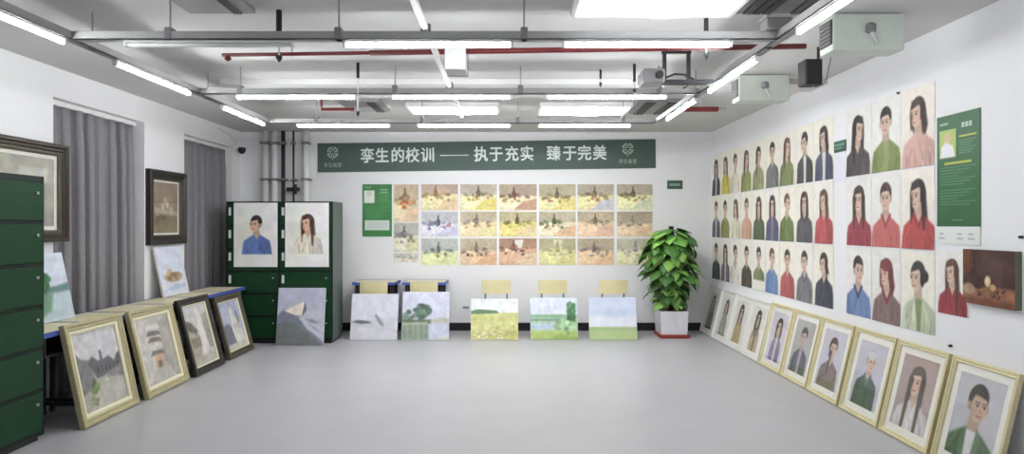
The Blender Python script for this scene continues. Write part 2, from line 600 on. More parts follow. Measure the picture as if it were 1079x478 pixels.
# ================================================================== THE SETTING
struct('floor', bx(XL - 0.3, XR + 0.2, YF, YB + 0.2, -0.1, 0), 'floor')
struct('ceiling', bx(XL - 0.3, XR + 0.2, YF, YB + 0.2, ZC, ZC + 0.12), 'ceil')
struct('wall_back', bx(XL - 0.3, XR + 0.2, YB, YB + 0.2, 0, ZC), 'wall')
struct('wall_right', bx(XR, XR + 0.2, YF, YB, 0, ZC), 'wall')
wl = bmesh.new()                                   # left wall with two recesses for the curtained windows
NICHES = ((5.58, 6.98), (7.84, 9.2))
NT = 2.66
ys = [YF, 5.58, 6.98, 7.84, 9.2, YB]
for k in (0, 2, 4):
    box(wl, XL - 0.3, XL, ys[k], ys[k + 1], 0, ZC)
for a, b in NICHES:
    box(wl, XL - 0.3, XL, a, b, NT, ZC)
    box(wl, XL - 0.3, XL - 0.24, a, b, 0, NT)
struct('wall_left', wl, 'wall')
struct('baseboard_back', bx(-2.9, XR, YB - 0.014, YB, 0, 0.115, bev=0.003), 'black')
struct('baseboard_right', bx(XR - 0.014, XR, YF, YB - 0.014, 0, 0.115, bev=0.003), 'black')
struct('trim_1', bx(-2.7, XR, 6.05, 6.4, ZC - 0.05, ZC), 'ceil')      # shallow beam across the ceiling

# ================================================================== CEILING: trays, lamps, services
TY = (3.94, 5.56, 7.16)
TX0, TX1 = -2.67, 1.66
TZ = 2.675


def channel(x0, x1, y0, y1, z, w=0.06, h=0.05):
    bm = bmesh.new()
    t = 0.006
    if x1 - x0 > y1 - y0:
        c = (y0 + y1) / 2
        box(bm, x0, x1, c - w / 2, c + w / 2, z, z + t)
        box(bm, x0, x1, c - w / 2, c - w / 2 + t, z, z + h)
        box(bm, x0, x1, c + w / 2 - t, c + w / 2, z, z + h)
    else:
        c = (x0 + x1) / 2
        box(bm, c - w / 2, c + w / 2, y0, y1, z, z + t)
        box(bm, c - w / 2, c - w / 2 + t, y0, y1, z, z + h)
        box(bm, c + w / 2 - t, c + w / 2, y0, y1, z, z + h)
    return bm


def tray(label, x0, x1, y0, y1, hangers):
    t = thing('cable_tray', label, 'cable tray', ((x0 + x1) / 2, (y0 + y1) / 2, TZ), 0, 'suspended grey cable trays')
    cx, cy = (x0 + x1) / 2, (y0 + y1) / 2
    obj('channel', channel(x0 - cx, x1 - cx, y0 - cy, y1 - cy, 0), 'tray', t)
    for hx, hy in hangers:
        top = ZC - 0.05 if 6.05 < hy < 6.4 else ZC
        r = obj('hanger_rod', tb([(hx - cx, hy - cy, 0.05), (hx - cx, hy - cy, top - TZ)], 0.006, 8), 'tray', t)
        obj('clamp', bx(hx - cx - 0.022, hx - cx + 0.022, hy - cy - 0.034, hy - cy + 0.034, 0.0, 0.075, bev=0.006), 'grey', r)
    return t


tray('grey cable tray across the room nearest the camera', TX0 + 0.032, TX1 - 0.032, TY[0] - 0.03, TY[0] + 0.03, [(-2.06, 3.94), (-1.03, 3.94), (0.1, 3.94)])
tray('grey cable tray across the room, second from the camera', TX0 + 0.032, TX1 - 0.032, TY[1] - 0.03, TY[1] + 0.03, [(-2.3, 5.56), (-0.97, 5.56), (0.11, 5.56), (1.3, 5.56)])
tray('grey cable tray across the room nearest the banner wall', TX0 + 0.032, TX1 - 0.032, TY[2] - 0.03, TY[2] + 0.03, [(-2.12, 7.16), (-0.95, 7.16), (0.11, 7.16), (1.28, 7.16)])
tray('long grey cable tray running parallel to the curtained wall', TX0 - 0.03, TX0 + 0.03, 2.4, TY[2] - 0.031, [(TX0, 4.15), (TX0, 5.75)])
tray('long grey cable tray running parallel to the portrait wall', TX1 - 0.03, TX1 + 0.03, 2.4, TY[2] - 0.031, [(TX1, 4.1), (TX1, 5.7)])

cd = thing('ceiling_conduit', 'pale conduit running lengthwise between the cross trays', 'conduit', (-0.5, 4.8, TZ))
obj('pipe', bx(-0.018, 0.018, -2.4, 2.36, 0.052, 0.088, bev=0.006), 'conduit', cd)
for y in (-0.86, 0.76, 2.3):
    obj('saddle', bx(-0.03, 0.03, y - 0.02, y + 0.02, 0.05, 0.1, bev=0.004), 'grey', cd)


def lamp(label, x, y, rz, lit=True):
    t = thing('tube_light', label, 'ceiling light', (x, y, TZ - 0.0015), rz, 'tube lights under the cable trays')
    obj('housing', bx(-0.515, 0.515, -0.016, 0.016, -0.012, 0.0, bev=0.003), 'white', t)
    obj('tube', tb([(-0.5, 0, -0.026), (0.5, 0, -0.026)], 0.0125, 12), 'tube' if lit else 'off', t, True)
    for s in (-1, 1):
        obj('end_cap', bx(min(s * 0.5, s * 0.52), max(s * 0.5, s * 0.52), -0.016, 0.016, -0.04, -0.002, bev=0.004), 'white', t)
    return t


for ri, (y, where) in enumerate(zip(TY, ('the cable tray nearest the camera', 'the middle cross tray', 'the cross tray nearest the banner'))):
    for ci, (x, side) in enumerate(((-1.82, 'curtain end'), (-0.485, 'middle'), (0.85, 'portrait-wall end'))):
        lit = not (ri == 0 and ci == 0)
        lamp(('lit' if lit else 'unlit') + ' tube light at the ' + side + ' of ' + where, x, y, 0, lit)
for y, w in ((3.37, 'nearest the camera'), (4.9, 'second from the camera'), (6.55, 'farthest from the camera')):
    lamp('lit tube light above the curtain side, ' + w, TX0, y, PI / 2)
for y, w in ((3.17, 'nearest the camera'), (4.8, 'second from the camera'), (6.2, 'farthest from the camera')):
    lamp('lit tube light above the portrait side, ' + w, TX1, y, PI / 2)

# lit white ceiling panels and slatted vents beside them


def ceiling_panel(label, x0, x1, y0, y1, m='panel2'):
    t = thing('panel_light', label, 'ceiling light', ((x0 + x1) / 2, (y0 + y1) / 2, ZC), 0, 'white panel lights on the ceiling')
    w, d = (x1 - x0) / 2, (y1 - y0) / 2
    bm = bmesh.new()
    for a in ((-w, w, -d, -d + 0.025), (-w, w, d - 0.025, d), (-w, -w + 0.025, -d + 0.025, d - 0.025), (w - 0.025, w, -d + 0.025, d - 0.025)):
        box(bm, *a, -0.05, 0)
    obj('frame', bm, 'white', t)
    bm = bmesh.new()                               # diffuser: shallow keel along its length
    v = [bm.verts.new(p) for p in ((-w + 0.026, -d + 0.026, -0.03), (0.1, -d + 0.026, -0.062), (w - 0.026, -d + 0.026, -0.03), (w - 0.026, d - 0.026, -0.03), (0.1, d - 0.026, -0.062), (-w + 0.026, d - 0.026, -0.03))]
    bm.faces.new((v[0], v[1], v[4], v[5]))
    bm.faces.new((v[1], v[2], v[3], v[4]))
    bm.faces.new((v[0], v[2], v[1]))
    bm.faces.new((v[3], v[5], v[4]))
    bm.faces.new((v[0], v[5], v[3], v[2]))
    obj('diffuser', bm, m, t)


ceiling_panel('bright white panel light on the ceiling nearest the camera', 0.4, 1.42, 3.4, 4.12, 'panel')
ceiling_panel('bright white panel light on far ceiling, on the portrait-wall side', 0.36, 1.4, 7.21, 7.78)
ceiling_panel('bright white panel light on far ceiling, on the locker side', -1.14, -0.1, 7.21, 7.7)


def vent(label, x0, x1, y0, y1, keyslats):
    t = thing('ceiling_vent', label, 'ceiling vent', ((x0 + x1) / 2, (y0 + y1) / 2, ZC), 0, 'slatted ceiling vents')
    w, d = (x1 - x0) / 2, (y1 - y0) / 2
    obj('frame', bx(-w, w, -d, d, -0.03, 0, bev=0.006), 'slatbg', t)
    for a, b in keyslats:
        s = bmesh.new()
        for k in range(3):
            q = a + (b - a) * k / 3
            box(s, q + 0.008, q + (b - a) / 3 - 0.004, -d + 0.05, d - 0.03, -0.044, -0.03)
        obj('slat', s, 'slat', t)


vent('grey ceiling vent with dark slots nearest the portrait wall air unit', 1.45, 2.02, 3.3, 4.1, ((-0.26, -0.08), (0.04, 0.2)))
vent('grey ceiling vent with dark slots above the banner end', 1.46, 1.95, 7.0, 7.8, ((-0.2, -0.08), (0.04, 0.16)))
vent('grey ceiling vent with one dark slot nearest the camera', -2.02, -1.6, 3.3, 4.1, ((0.08, 0.14),))
vent('grey ceiling vent with one dark slot above the lockers', -1.86, -1.4, 7.0, 7.65, ((0.08, 0.18),))


def fan_coil(label, y):
    t = thing('fan_coil_unit', label, 'air conditioner', (2.33, y, 2.68), 0, 'box air units under the ceiling')
    obj('casing', bx(-0.23, 0.23, 0, 0.18, 0, 0.235, bev=0.008), 'fcu', t)
    g = obj('grille', bx(-0.24, -0.23, 0.015, 0.165, 0.04, 0.2), 'slat', t)
    s = bmesh.new()
    for k in range(6):
        box(s, -0.246, -0.24, 0.02, 0.16, 0.05 + k * 0.025, 0.06 + k * 0.025)
    obj('louvre', s, 'grey', g)
    v = obj('valve', lathe(bmesh.new(), [(0.022, -0.03), (0.03, -0.02), (0.03, 0.02), (0.018, 0.03)], (0.0, -0.02, 0.135), 14), 'grey', t)
    obj('valve_pipe', tb([(0.0, -0.02, 0.12), (0.02, -0.02, 0.08), (0.045, -0.01, 0.05), (0.05, 0.01, 0.03)], 0.012, 8), 'conduit', v)
    for sx in (-0.2, 0.2):
        obj('bracket', bx(sx - 0.015, sx + 0.015, 0.02, 0.16, 0.232, 0.24), 'tray', t)


fan_coil('pale box air unit on ceiling by portrait wall, nearest the camera', 4.16)
fan_coil('pale box air unit on ceiling by portrait wall, behind the speaker', 5.86)

# speaker
t = thing('speaker', 'black speaker hung from the ceiling by the portrait wall', 'speaker', (2.33, 4.9, 2.62))
obj('cabinet', bx(-0.07, 0.05, 0, 0.14, 0, 0.195, bev=0.015), 'speaker', t)
obj('front_grille', bx(-0.062, 0.042, -0.006, 0.002, 0.01, 0.185, bev=0.002), 'dark', t)
br = obj('bracket', bx(0.05, 0.075, 0.03, 0.12, 0.0, 0.2, bev=0.004), 'darkmetal', t)
obj('bracket_arm', bx(0.055, 0.068, 0.06, 0.08, 0.2, 0.3), 'darkmetal', br)
obj('cable', tb([(0.07, 0.08, 0.02), (0.1, 0.08, 0.01), (0.13, 0.08, 0.06), (0.16, 0.08, 0.2), (0.17, 0.08, 0.3)], 0.004, 6), 'grey', t)

# fire pipes
t = thing('fire_pipe', 'long red fire pipe crossing the ceiling behind the nearest tray', 'pipe', (0, 4.65, 2.8))
obj('thin_pipe', tb([(-2.1, 0.1, 0.0), (-1.0, 0.04, 0.0)], 0.014, 10), 'red', t, True)
obj('main_pipe', tb([(-1.0, 0.04, 0.0), (2.1, -0.1, 0.01)], 0.02, 12), 'red', t, True)
s = obj('sprinkler', lathe(bmesh.new(), [(0.012, 0.0), (0.022, -0.012), (0.026, -0.03), (0.006, -0.045)], (-2.06, 0.1, 0.0), 12), 'red', t)
for x in (-1.6, 0.0, 1.5):
    obj('hanger', tb([(x, 0.07 - x * 0.045 * 1.0, 0.0), (x, 0.07 - x * 0.045, 0.12)], 0.006, 6), 'tray', t)
t = thing('fire_pipe', 'short red fire pipe with elbow above the lockers', 'pipe', (-2.0, 6.97, 2.8))
obj('pipe', tb([(-0.01, 0, 0.12), (-0.01, 0, 0.0), (0.34, 0, 0.0)], 0.018, 10), 'red', t)
t = thing('fire_pipe', 'short red fire pipe by the far box air unit', 'pipe', (2.1, 6.97, 2.8))
obj('pipe', tb([(-0.2, 0, 0.0), (0.17, 0, 0.0)], 0.028, 10), 'red', t)
obj('end_cap', tb([(0.17, 0, 0.0), (0.26, 0, 0.0)], 0.018, 10), 'tray', t)
obj('hanger', tb([(0.0, 0, 0.0), (0.0, 0, 0.12)], 0.006, 6), 'tray', t)


# black-sleeved drop pipes
def drop(label, x, y, sleeve, ztip, r=0.018):
    t = thing('drop_pipe', label, 'pipe', (x, y, ZC), 0, 'black-sleeved drop pipes')
    obj('rod', tb([(0, 0, 0), (0, 0, ztip - ZC)], 0.006, 8), 'conduit', t)
    obj('sleeve', tb([(0, 0, 0), (0, 0, -sleeve)], r, 12), 'dark', t, True)
    obj('tip', lathe(bmesh.new(), [(0.006, -0.03), (r * 1.2, -0.005), (r * 1.1, 0.01)], (0, 0, ztip - ZC), 12), 'darkmetal', t)


drop('black-sleeved drop pipe on the curtain side, nearest the camera', -1.46, 4.12, 0.2, 2.62)
drop('black-sleeved drop pipe on the portrait side, nearest the camera', 1.27, 4.13, 0.16, 2.64, 0.015)
drop('thin black-sleeved drop pipe between the first two trays, locker side', -1.265, 5.45, 0.13, 2.5, 0.013)
drop('thin black-sleeved drop pipe beside the projector', 1.08, 5.5, 0.15, 2.7, 0.012)
drop('short black-sleeved drop pipe above the middle cross tray', 0.82, 5.7, 0.08, 2.8, 0.01)

# projector and its frame
t = thing('projector_mount', 'black steel hanging frame above the middle cross tray', 'bracket', (1.33, 5.09, ZC))
for sx in (-0.095, 0.095):
    obj('post', bx(sx - 0.014, sx + 0.014, -0.014, 0.014, -0.235, -0.02), 'darkmetal', t)
obj('top_bar', bx(-0.115, 0.115, -0.016, 0.016, -0.02, 0.0), 'darkmetal', t)
obj('tray_bar', bx(-0.11, 0.28, -0.05, 0.05, -0.26, -0.232, bev=0.004), 'darkmetal', t)
obj('cable', tb([(-0.1, 0.0, -0.215), (-0.02, -0.02, -0.185), (0.06, -0.02, -0.19), (0.14, 0, -0.225)], 0.008, 6), 'dark', t)
obj('hook_cable', tb([(0.1, -0.04, -0.255), (0.07, -0.05, -0.29), (0.04, -0.04, -0.3)], 0.006, 6), 'dark', t)
t = thing('projector', 'small grey projector held beside the black hanging frame', 'projector', (1.14, 5.09, 2.655))
obj('body', bx(-0.09, 0.08, -0.1, 0.14, 0.0, 0.11, bev=0.016), 'grey', t)
obj('lens', tb([(0.03, -0.1, 0.055), (0.03, -0.125, 0.055)], 0.03, 16), 'speaker', t)

# small box hanging under the ceiling, and the junction box on the tray
t = thing('ceiling_box', 'pale service box under the ceiling beside the conduit', 'service box', (-0.41, 4.6, 2.66))
obj('casing', bx(-0.04, 0.11, 0, 0.2, 0.0, 0.26, bev=0.004), 'conduit', t)
obj('seam', bx(-0.04, 0.116, 0.2, 0.212, -0.006, 0.26), 'grey', t)
obj('lid', bx(-0.035, 0.105, -0.006, 0.0, 0.008, 0.25), 'white', t)
t = thing('junction_box', 'clear grey junction box sitting on the tray corner by portrait wall', 'junction box', (1.66, 3.94, 2.727))
obj('body', bx(-0.1, 0.06, -0.05, 0.05, 0, 0.075, bev=0.008), 'tray', t)
obj('lid', bx(-0.105, 0.065, -0.055, 0.055, 0.075, 0.087, bev=0.003), 'conduit', t)

# pipes in the back corner
PIPES = ((-3.53, 0.05, 'conduit', 'pale grey vertical pipe nearest the curtain corner'),
         (-3.395, 0.045, 'white', 'white vertical pipe, second from the curtain corner'),
         (-3.27, 0.028, 'leg', 'dark vertical pipe behind the lockers'),
         (-3.12, 0.014, 'leg', 'thin dark vertical pipe with a valve above the lockers'),
         (-2.94, 0.045, 'white', 'white vertical pipe nearest the green banner'))
for x, r, m, lab in PIPES:
    t = thing('vertical_pipe', lab, 'pipe', (x, 9.4, 0), 0, 'vertical pipes in the back corner')
    obj('pipe', tb([(0, 0, 0), (0, 0, ZC)], r, 14), m, t, True)
    for z in (2.2, 0.8):
        obj('wall_clip', bx(-r - 0.012, r + 0.012, -r - 0.006, 0.1, z, z + 0.03), 'grey', t)
    obj('collar', bx(-r - 0.012, r + 0.012, -r - 0.012, r + 0.012, 2.72, 2.76, bev=0.004), 'grey', t)
    if r == 0.014:
        v = obj('valve', tb([(-0.09, -0.02, 2.07), (0.09, -0.02, 2.07)], 0.03, 10), 'darkmetal', t)
        obj('valve_handle', bx(0.03, 0.06, -0.06, -0.03, 2.0, 2.14, bev=0.004), 'dark', v)

# dome camera
t = thing('security_camera', 'small black dome camera high in the curtain corner', 'camera', (XL, 9.33, 2.64))
obj('mount', tb([(0, 0, 0.02), (0.07, 0, 0.02)], 0.03, 14), 'white', t)
obj('dome', lathe(bmesh.new(), [(0.008, -0.062), (0.035, -0.048), (0.052, -0.02), (0.054, 0.01), (0.05, 0.03)], (0.085, 0, 0.0), 18), 'speaker', t, True)
obj('cable', tb([(0.005, 0, 0.04), (0.005, -0.01, 0.12), (0.005, -0.3, 0.2), (0.005, -0.6, 0.22)], 0.006, 6), 'conduit', t)


# ================================================================== CURTAINS
def curtain(label, y0, y1, seed, nf):
    r = random.Random(seed)
    t = thing('curtain', label, 'curtain', (XL - 0.11, (y0 + y1) / 2, 0), PI / 2, 'grey curtains on the window wall')
    w = (y1 - y0) / 2
    bm = bmesh.new()
    N, K = nf * 14, 16
    zt = NT - 0.045
    rows = []
    ph = [r.uniform(-0.5, 0.5) for _ in range(nf + 1)]
    for k in range(K + 1):
        f = k / K
        z = 0.03 + (zt - 0.03) * f
        row = []
        for i in range(N + 1):
            u = i / N
            j = u * nf
            p = ph[int(j) % len(ph)] * (1 - (j % 1)) + ph[(int(j) + 1) % len(ph)] * (j % 1)
            amp = 0.07 * (0.7 + 0.35 * (1 - f)) * (0.8 + 0.3 * math.sin(j * 1.7 + seed))
            a = 2 * PI * (j + 0.25 * p + 0.06 * math.sin(3 * f + seed))
            row.append(bm.verts.new((-w + 2 * w * u + 0.012 * math.sin(a * 2), amp * (1 - 2 * abs(math.sin(a / 2)) ** 0.75) * (1 if f < 0.9 else 0.8), z)))
        rows.append(row)
    for A, B in zip(rows, rows[1:]):
        for i in range(N):
            bm.faces.new((A[i], A[i + 1], B[i + 1], B[i]))
    c = obj('cloth', bm, 'curtain', t, True)
    s = c.modifiers.new('thickness', 'SOLIDIFY')
    s.thickness = 0.004
    rail = obj('rail', bx(-w - 0.02, w + 0.02, -0.03, 0.03, NT - 0.045, NT - 0.0, bev=0.004), 'white', t)
    return t


curtain('floor-length grey curtain in the recess beside the big framed picture', 5.62, 6.95, 3, 8)
curtain('floor-length grey curtain in the recess nearest the back corner', 7.88, 9.17, 8, 8)


# ================================================================== LOCKERS
def locker(label, loc, rz, w, h, d, cols, rows, front_gap=0.012):
    t = thing('locker', label, 'locker', loc, rz, 'green metal lockers')
    c = bmesh.new()
    box(c, -w / 2 + 0.004, w / 2 - 0.004, 0.016, d, 0.05, h, 0)
    obj('carcass', c, 'lbody', t)
    obj('plinth', bx(-w / 2 + 0.02, w / 2 - 0.02, 0.03, d - 0.01, 0, 0.05), 'black', t)
    for s in (-1, 1):
        obj('side_panel', bx(min(s * w / 2, s * (w / 2 - 0.004)), max(s * w / 2, s * (w / 2 - 0.004)), 0.0, d, 0.04, h), 'lside', t)
    fr = bmesh.new()
    cw = w / cols
    for k in range(cols + 1):
        x = -w / 2 + k * cw
        box(fr, max(-w / 2, x - 0.016), min(w / 2, x + 0.016), 0.0, 0.016, 0.05, h)
    rh = (h - 0.09) / rows
    for k in range(rows + 1):
        z = 0.06 + k * rh
        box(fr, -w / 2, w / 2, 0.002, 0.016, z - 0.012 if k else 0.05, min(h, z + 0.012 if k < rows else h))
    obj('front_frame', fr, 'lbody', t)
    for i in range(cols):
        for j in range(rows):
            x0, x1 = -w / 2 + i * cw + 0.02, -w / 2 + (i + 1) * cw - 0.02
            z0, z1 = 0.06 + j * rh + 0.015, 0.06 + (j + 1) * rh - 0.015
            dr = obj('door', bx(x0, x1, -0.006, 0.012, z0, z1, bev=0.004), 'lgreen', t)
            obj('label_plate', bx(x0 + 0.012, x0 + 0.045, -0.009, -0.004, z1 - 0.14, z1 - 0.035, bev=0.002), 'plate', dr)
            kn = obj('lock', tb([(x1 - 0.06, -0.004, (z0 + z1) / 2 + 0.06), (x1 - 0.06, -0.018, (z0 + z1) / 2 + 0.06)], 0.011, 12), 'lock', dr)
    return t


LKY = 8.45
locker('tall green double locker by the back wall with portraits on its doors', (-2.99, LKY, 0), 0, 1.39, 1.86, 0.52, 2, 6)
locker('tall green locker closest to the camera beside the desk row', (-3.36, 3.98, 0), PI / 2, 1.39, 1.9, 0.5, 2, 6)


# ================================================================== SCHOOL DESKS AND CHAIRS
def make_desk(w=0.6, d=0.46):
    t = thing('school_desk', '', 'desk')
    obj('tabletop', bx(-w / 2, w / 2, 0.0, d, 0.728, 0.75, bev=0.004), 'cream', t)
    obj('edge_band', ring_flat(w, d), 'blueedge', t)
    for sx in (-1, 1):
        for yy in (0.05, d - 0.07):
            obj('leg', bx(sx * (w / 2 - 0.05) - 0.018, sx * (w / 2 - 0.05) + 0.018, yy - 0.012, yy + 0.012, 0.0, 0.715), 'leg', t)
        obj('side_rail', bx(sx * (w / 2 - 0.05) - 0.014, sx * (w / 2 - 0.05) + 0.014, 0.02, d - 0.02, 0.08, 0.11), 'leg', t)
    b = bmesh.new()
    x = w / 2 - 0.07
    box(b, -x, x, 0.03, d - 0.05, 0.56, 0.568)
    box(b, -x, -x + 0.008, 0.03, d - 0.05, 0.568, 0.715)
    box(b, x - 0.008, x, 0.03, d - 0.05, 0.568, 0.715)
    box(b, -x + 0.008, x - 0.008, d - 0.058, d - 0.05, 0.568, 0.715)
    obj('book_box', b, 'bookbox', t)
    return t


def ring_flat(w, d):
    bm = bmesh.new()
    e = 0.012
    for a in ((-w / 2 - 0.001, w / 2 + 0.001, -0.004, e), (-w / 2 - 0.001, w / 2 + 0.001, d - e, d + 0.004), (-w / 2 - 0.004, -w / 2 + e, e, d - e), (w / 2 - e, w / 2 + 0.004, e, d - e)):
        box(bm, *a, 0.715, 0.7515)
    return bm


ORD = ('nearest the corner lockers', 'second from the corner lockers', 'third from the corner lockers', 'fourth from the corner lockers', 'fifth from the corner lockers', 'farthest from the corner lockers')
desk0 = make_desk()
for k in range(6):
    t = desk0 if k == 0 else copy_tree(desk0)
    t.location = (-3.405, 8.07 - 0.61 * k, 0)
    t.rotation_euler = (0, 0, PI / 2)
    tag(t, 'cream-topped school desk with blue edging under the curtains, ' + ORD[k], 'desk', 'school desks along the window wall')
for k, (x, lab) in enumerate(((-1.87, 'cream school desk at back wall beside the locker'), (-1.17, 'cream school desk at back wall beside the row of chairs'))):
    t = copy_tree(desk0)
    t.location = (x, 9.0, 0)
    t.rotation_euler = (0, 0, 0)
    tag(t, lab, 'desk', 'school desks at the back wall')


def make_chair():
    t = thing('school_chair', '', 'chair')
    # stands facing +Y (its back towards the camera)
    bm = bmesh.new()
    n = 10
    for z0, z1 in ((0.605, 0.79),):
        fr, bk = [], []
        for i in range(n + 1):
            u = -1 + 2 * i / n
            y = -0.035 * (1 - u * u)
            fr.append((u * 0.2, y))
        vs = [[bm.verts.new((x, y + dy, z)) for x, y in fr] for dy in (0, 0.012) for z in (z0 + 0.0, z1)]
        for i in range(n):
            bm.faces.new((vs[0][i], vs[0][i + 1], vs[1][i + 1], vs[1][i]))
            bm.faces.new((vs[2][i], vs[3][i], vs[3][i + 1], vs[2][i + 1]))
            bm.faces.new((vs[1][i], vs[1][i + 1], vs[3][i + 1], vs[3][i]))
            bm.faces.new((vs[0][i], vs[2][i], vs[2][i + 1], vs[0][i + 1]))
        for i in (0, n):
            bm.faces.new((vs[0][i], vs[1][i], vs[3][i], vs[2][i]))
    obj('backrest', bm, 'chair', t)
    obj('seat', bx(-0.19, 0.19, 0.03, 0.4, 0.43, 0.448, bev=0.006), 'chair', t)
    for s in (-1, 1):
        obj('back_post', tb([(s * 0.15, 0.0, 0.76), (s * 0.15, 0.012, 0.6), (s * 0.155, 0.03, 0.42)], 0.011, 8), 'chairleg', t)
        obj('leg', tb([(s * 0.155, 0.03, 0.43), (s * 0.165, 0.0, 0.0)], 0.011, 8), 'chairleg', t)
        obj('leg', tb([(s * 0.155, 0.36, 0.43), (s * 0.165, 0.39, 0.0)], 0.011, 8), 'chairleg', t)
        obj('side_bar', tb([(s * 0.16, 0.02, 0.2), (s * 0.16, 0.375, 0.2)], 0.008, 8), 'chairleg', t)
    obj('seat_frame', bx(-0.16, 0.16, 0.04, 0.38, 0.418, 0.43), 'chairleg', t)
    return t


chair0 = make_chair()
chs = ((-1.855, 8.925, 0.72 / 0.75, 'cream-backed chair tucked under the desk beside the locker'),
       (-1.16, 8.925, 0.72 / 0.75, 'cream-backed chair tucked under the desk in the middle of the wall'),
       (-0.16, 8.93, 1, 'cream-backed school chair behind the yellow-green field painting'),
       (0.62, 8.93, 1, 'cream-backed school chair behind the river meadow painting'),
       (1.46, 8.93, 1, 'cream-backed school chair behind the cloud painting by the plant'))
for k, (x, y, s, lab) in enumerate(chs):
    t = chair0 if k == 0 else copy_tree(chair0)
    t.location = (x, y, 0)
    t.scale = (s, s, s)
    tag(t, lab, 'chair', 'school chairs at the back wall')


# ================================================================== BANNER AND SIGNS
def text_mesh(name, items, m, parent, y, ext=0.002, bold=0.0):
    bm = bmesh.new()
    for s, x, z, size in items:
        cu = bpy.data.curves.new('glyph', 'FONT')
        cu.body = s
        cu.size = size
        cu.extrude = ext
        cu.align_x = 'CENTER'
        cu.align_y = 'CENTER'
        cu.resolution_u = 3
        o = bpy.data.objects.new('glyph', cu)
        COL.objects.link(o)
        bpy.context.view_layer.update()
        me = bpy.data.meshes.new_from_object(o.evaluated_get(bpy.context.evaluated_depsgraph_get()))
        me.transform(Matrix.Translation((x, y, z)) @ Matrix.Diagonal((1, 1, 1.1, 1)) @ Matrix.Rotation(PI / 2, 4, 'X'))
        for q, (ox, oz) in enumerate(((-bold, 0), (bold, 0), (0, -bold), (0, bold)) if bold else ((0, 0),)):
            me.transform(Matrix.Translation((ox, -0.0005 * q, oz)))
            bm.from_mesh(me)
            me.transform(Matrix.Translation((-ox, 0.0005 * q, -oz)))
        bpy.data.objects.remove(o)
        bpy.data.curves.remove(cu)
        bpy.data.meshes.remove(me)
    return obj(name, bm, m, parent, False, False)


S9 = YB / 680            # metres per photograph pixel on the back wall
bw, bh = 356 * S9, 30.5 * S9
t = thing('banner', 'long dark green wall banner with white Chinese lettering', 'banner', ((513 - 535) * S9, YB, CAMZ - (179.3 - 237) * S9))
t.rotation_euler = (0, -math.radians(0.72), 0)
b = bmesh.new()
box(b, -bw / 2, bw / 2, -0.012, -0.001, 0, bh, bev=0.003)
obj('panel', b, 'banner', t)


def bxp(px):
    return (px - 513) * S9


chars = [('孪', 387.5), ('生', 403), ('的', 419.5), ('校', 435), ('训', 451), ('执', 507), ('于', 523), ('充', 539.5), ('实', 555.5), ('臻', 583.5), ('于', 600.5), ('完', 616), ('美', 632)]
for c, x in chars:
    text_mesh('character', [(c, bxp(x), bh * 0.52, 0.21)], 'letter', t, -0.0135, 0.0015, 0.0045)
obj('dash', bx(bxp(464), bxp(494), -0.015, -0.012, bh * 0.515, bh * 0.54), 'letter', t)
for px in (351, 661.5):
    e = bmesh.new()
    cx, cz = bxp(px), bh * 0.68
    for q in range(4):                                  # four petals round an open cross
        a0 = q * PI / 2 + 0.16
        R1, R0 = 0.085, 0.064
        pts = [(R1 * math.cos(a0 + (PI / 2 - 0.32) * k / 8), R1 * math.sin(a0 + (PI / 2 - 0.32) * k / 8)) for k in range(9)]
        pin = [(R0 * math.cos(a0 + (PI / 2 - 0.32) * k / 8), R0 * math.sin(a0 + (PI / 2 - 0.32) * k / 8)) for k in range(9)]
        vo = [e.verts.new((cx + x, -0.0145, cz + z)) for x, z in pts]
        vi = [e.verts.new((cx + x, -0.0145, cz + z)) for x, z in pin]
        for k in range(8):
            e.faces.new((vo[k], vo[k + 1], vi[k + 1], vi[k]))
        am = q * PI / 2
        ca, sa = math.cos(am), math.sin(am)
        for dd, ww in ((1, 1), (-1, 1)):
            pp = [(0.014, dd * 0.007), (0.058, dd * 0.007), (0.058, dd * 0.022), (0.03, dd * 0.022)]
            e.faces.new([e.verts.new((cx + x * ca - z * sa, -0.0145, cz + x * sa + z * ca)) for x, z in pp])
    box(e, cx - 0.006, cx + 0.006, -0.0145, -0.0125, cz - 0.105, cz - 0.08)
    obj('emblem', e, 'letter2', t)
    for k, c in enumerate('孪生画室'):
        text_mesh('small_character', [(c, cx + (k - 1.5) * 0.068, bh * 0.235, 0.066)], 'letter2', t, -0.0135, 0.001, 0.0)

# green notice board on the back wall
p = Pic(31 / 55, 90, (64, 128, 74), 4)
p.noise(3, 0.1)
p.rect(-0.25, -0.05, 0.64, 0.88, (232, 238, 230))
p.ell(-0.15, 0.82, 0.05, 0.05, (206, 214, 190), 0.9)
for k in range(2):
    p.rect(0.06, 0.2, 0.885 - k * 0.05, 0.905 - k * 0.05, (168, 206, 160), 0.8)
for k in range(7):
    p.rect(0.0, 0.23, 0.82 - k * 0.028, 0.828 - k * 0.028, (120, 170, 118), 0.7)
for k in range(9):
    p.rect(-0.23, 0.23 - 0.05 * (k % 3), 0.57 - k * 0.026, 0.577 - k * 0.026, (120, 170, 118), 0.6)
p.rect(-0.235, 0.235, 0.12, 0.31, (214, 222, 216))
for k in range(3):
    p.rect(-0.2 + 0.02 * k, 0.2, 0.17 + k * 0.04, 0.185 + k * 0.04, (176, 186, 180), 0.8)
p.rect(-0.24, -0.12, 0.93, 0.95, (150, 196, 146), 0.8)
o = sheet('notice_board', 31 * S9, 55 * S9, 0.008, p, 'print', None, (64, 128, 74))
o.location = ((397.5 - 535) * S9, YB - 0.001, CAMZ - (249 - 237) * S9)
tag(o, 'green notice board under the banner, beside the still life paintings', 'poster')

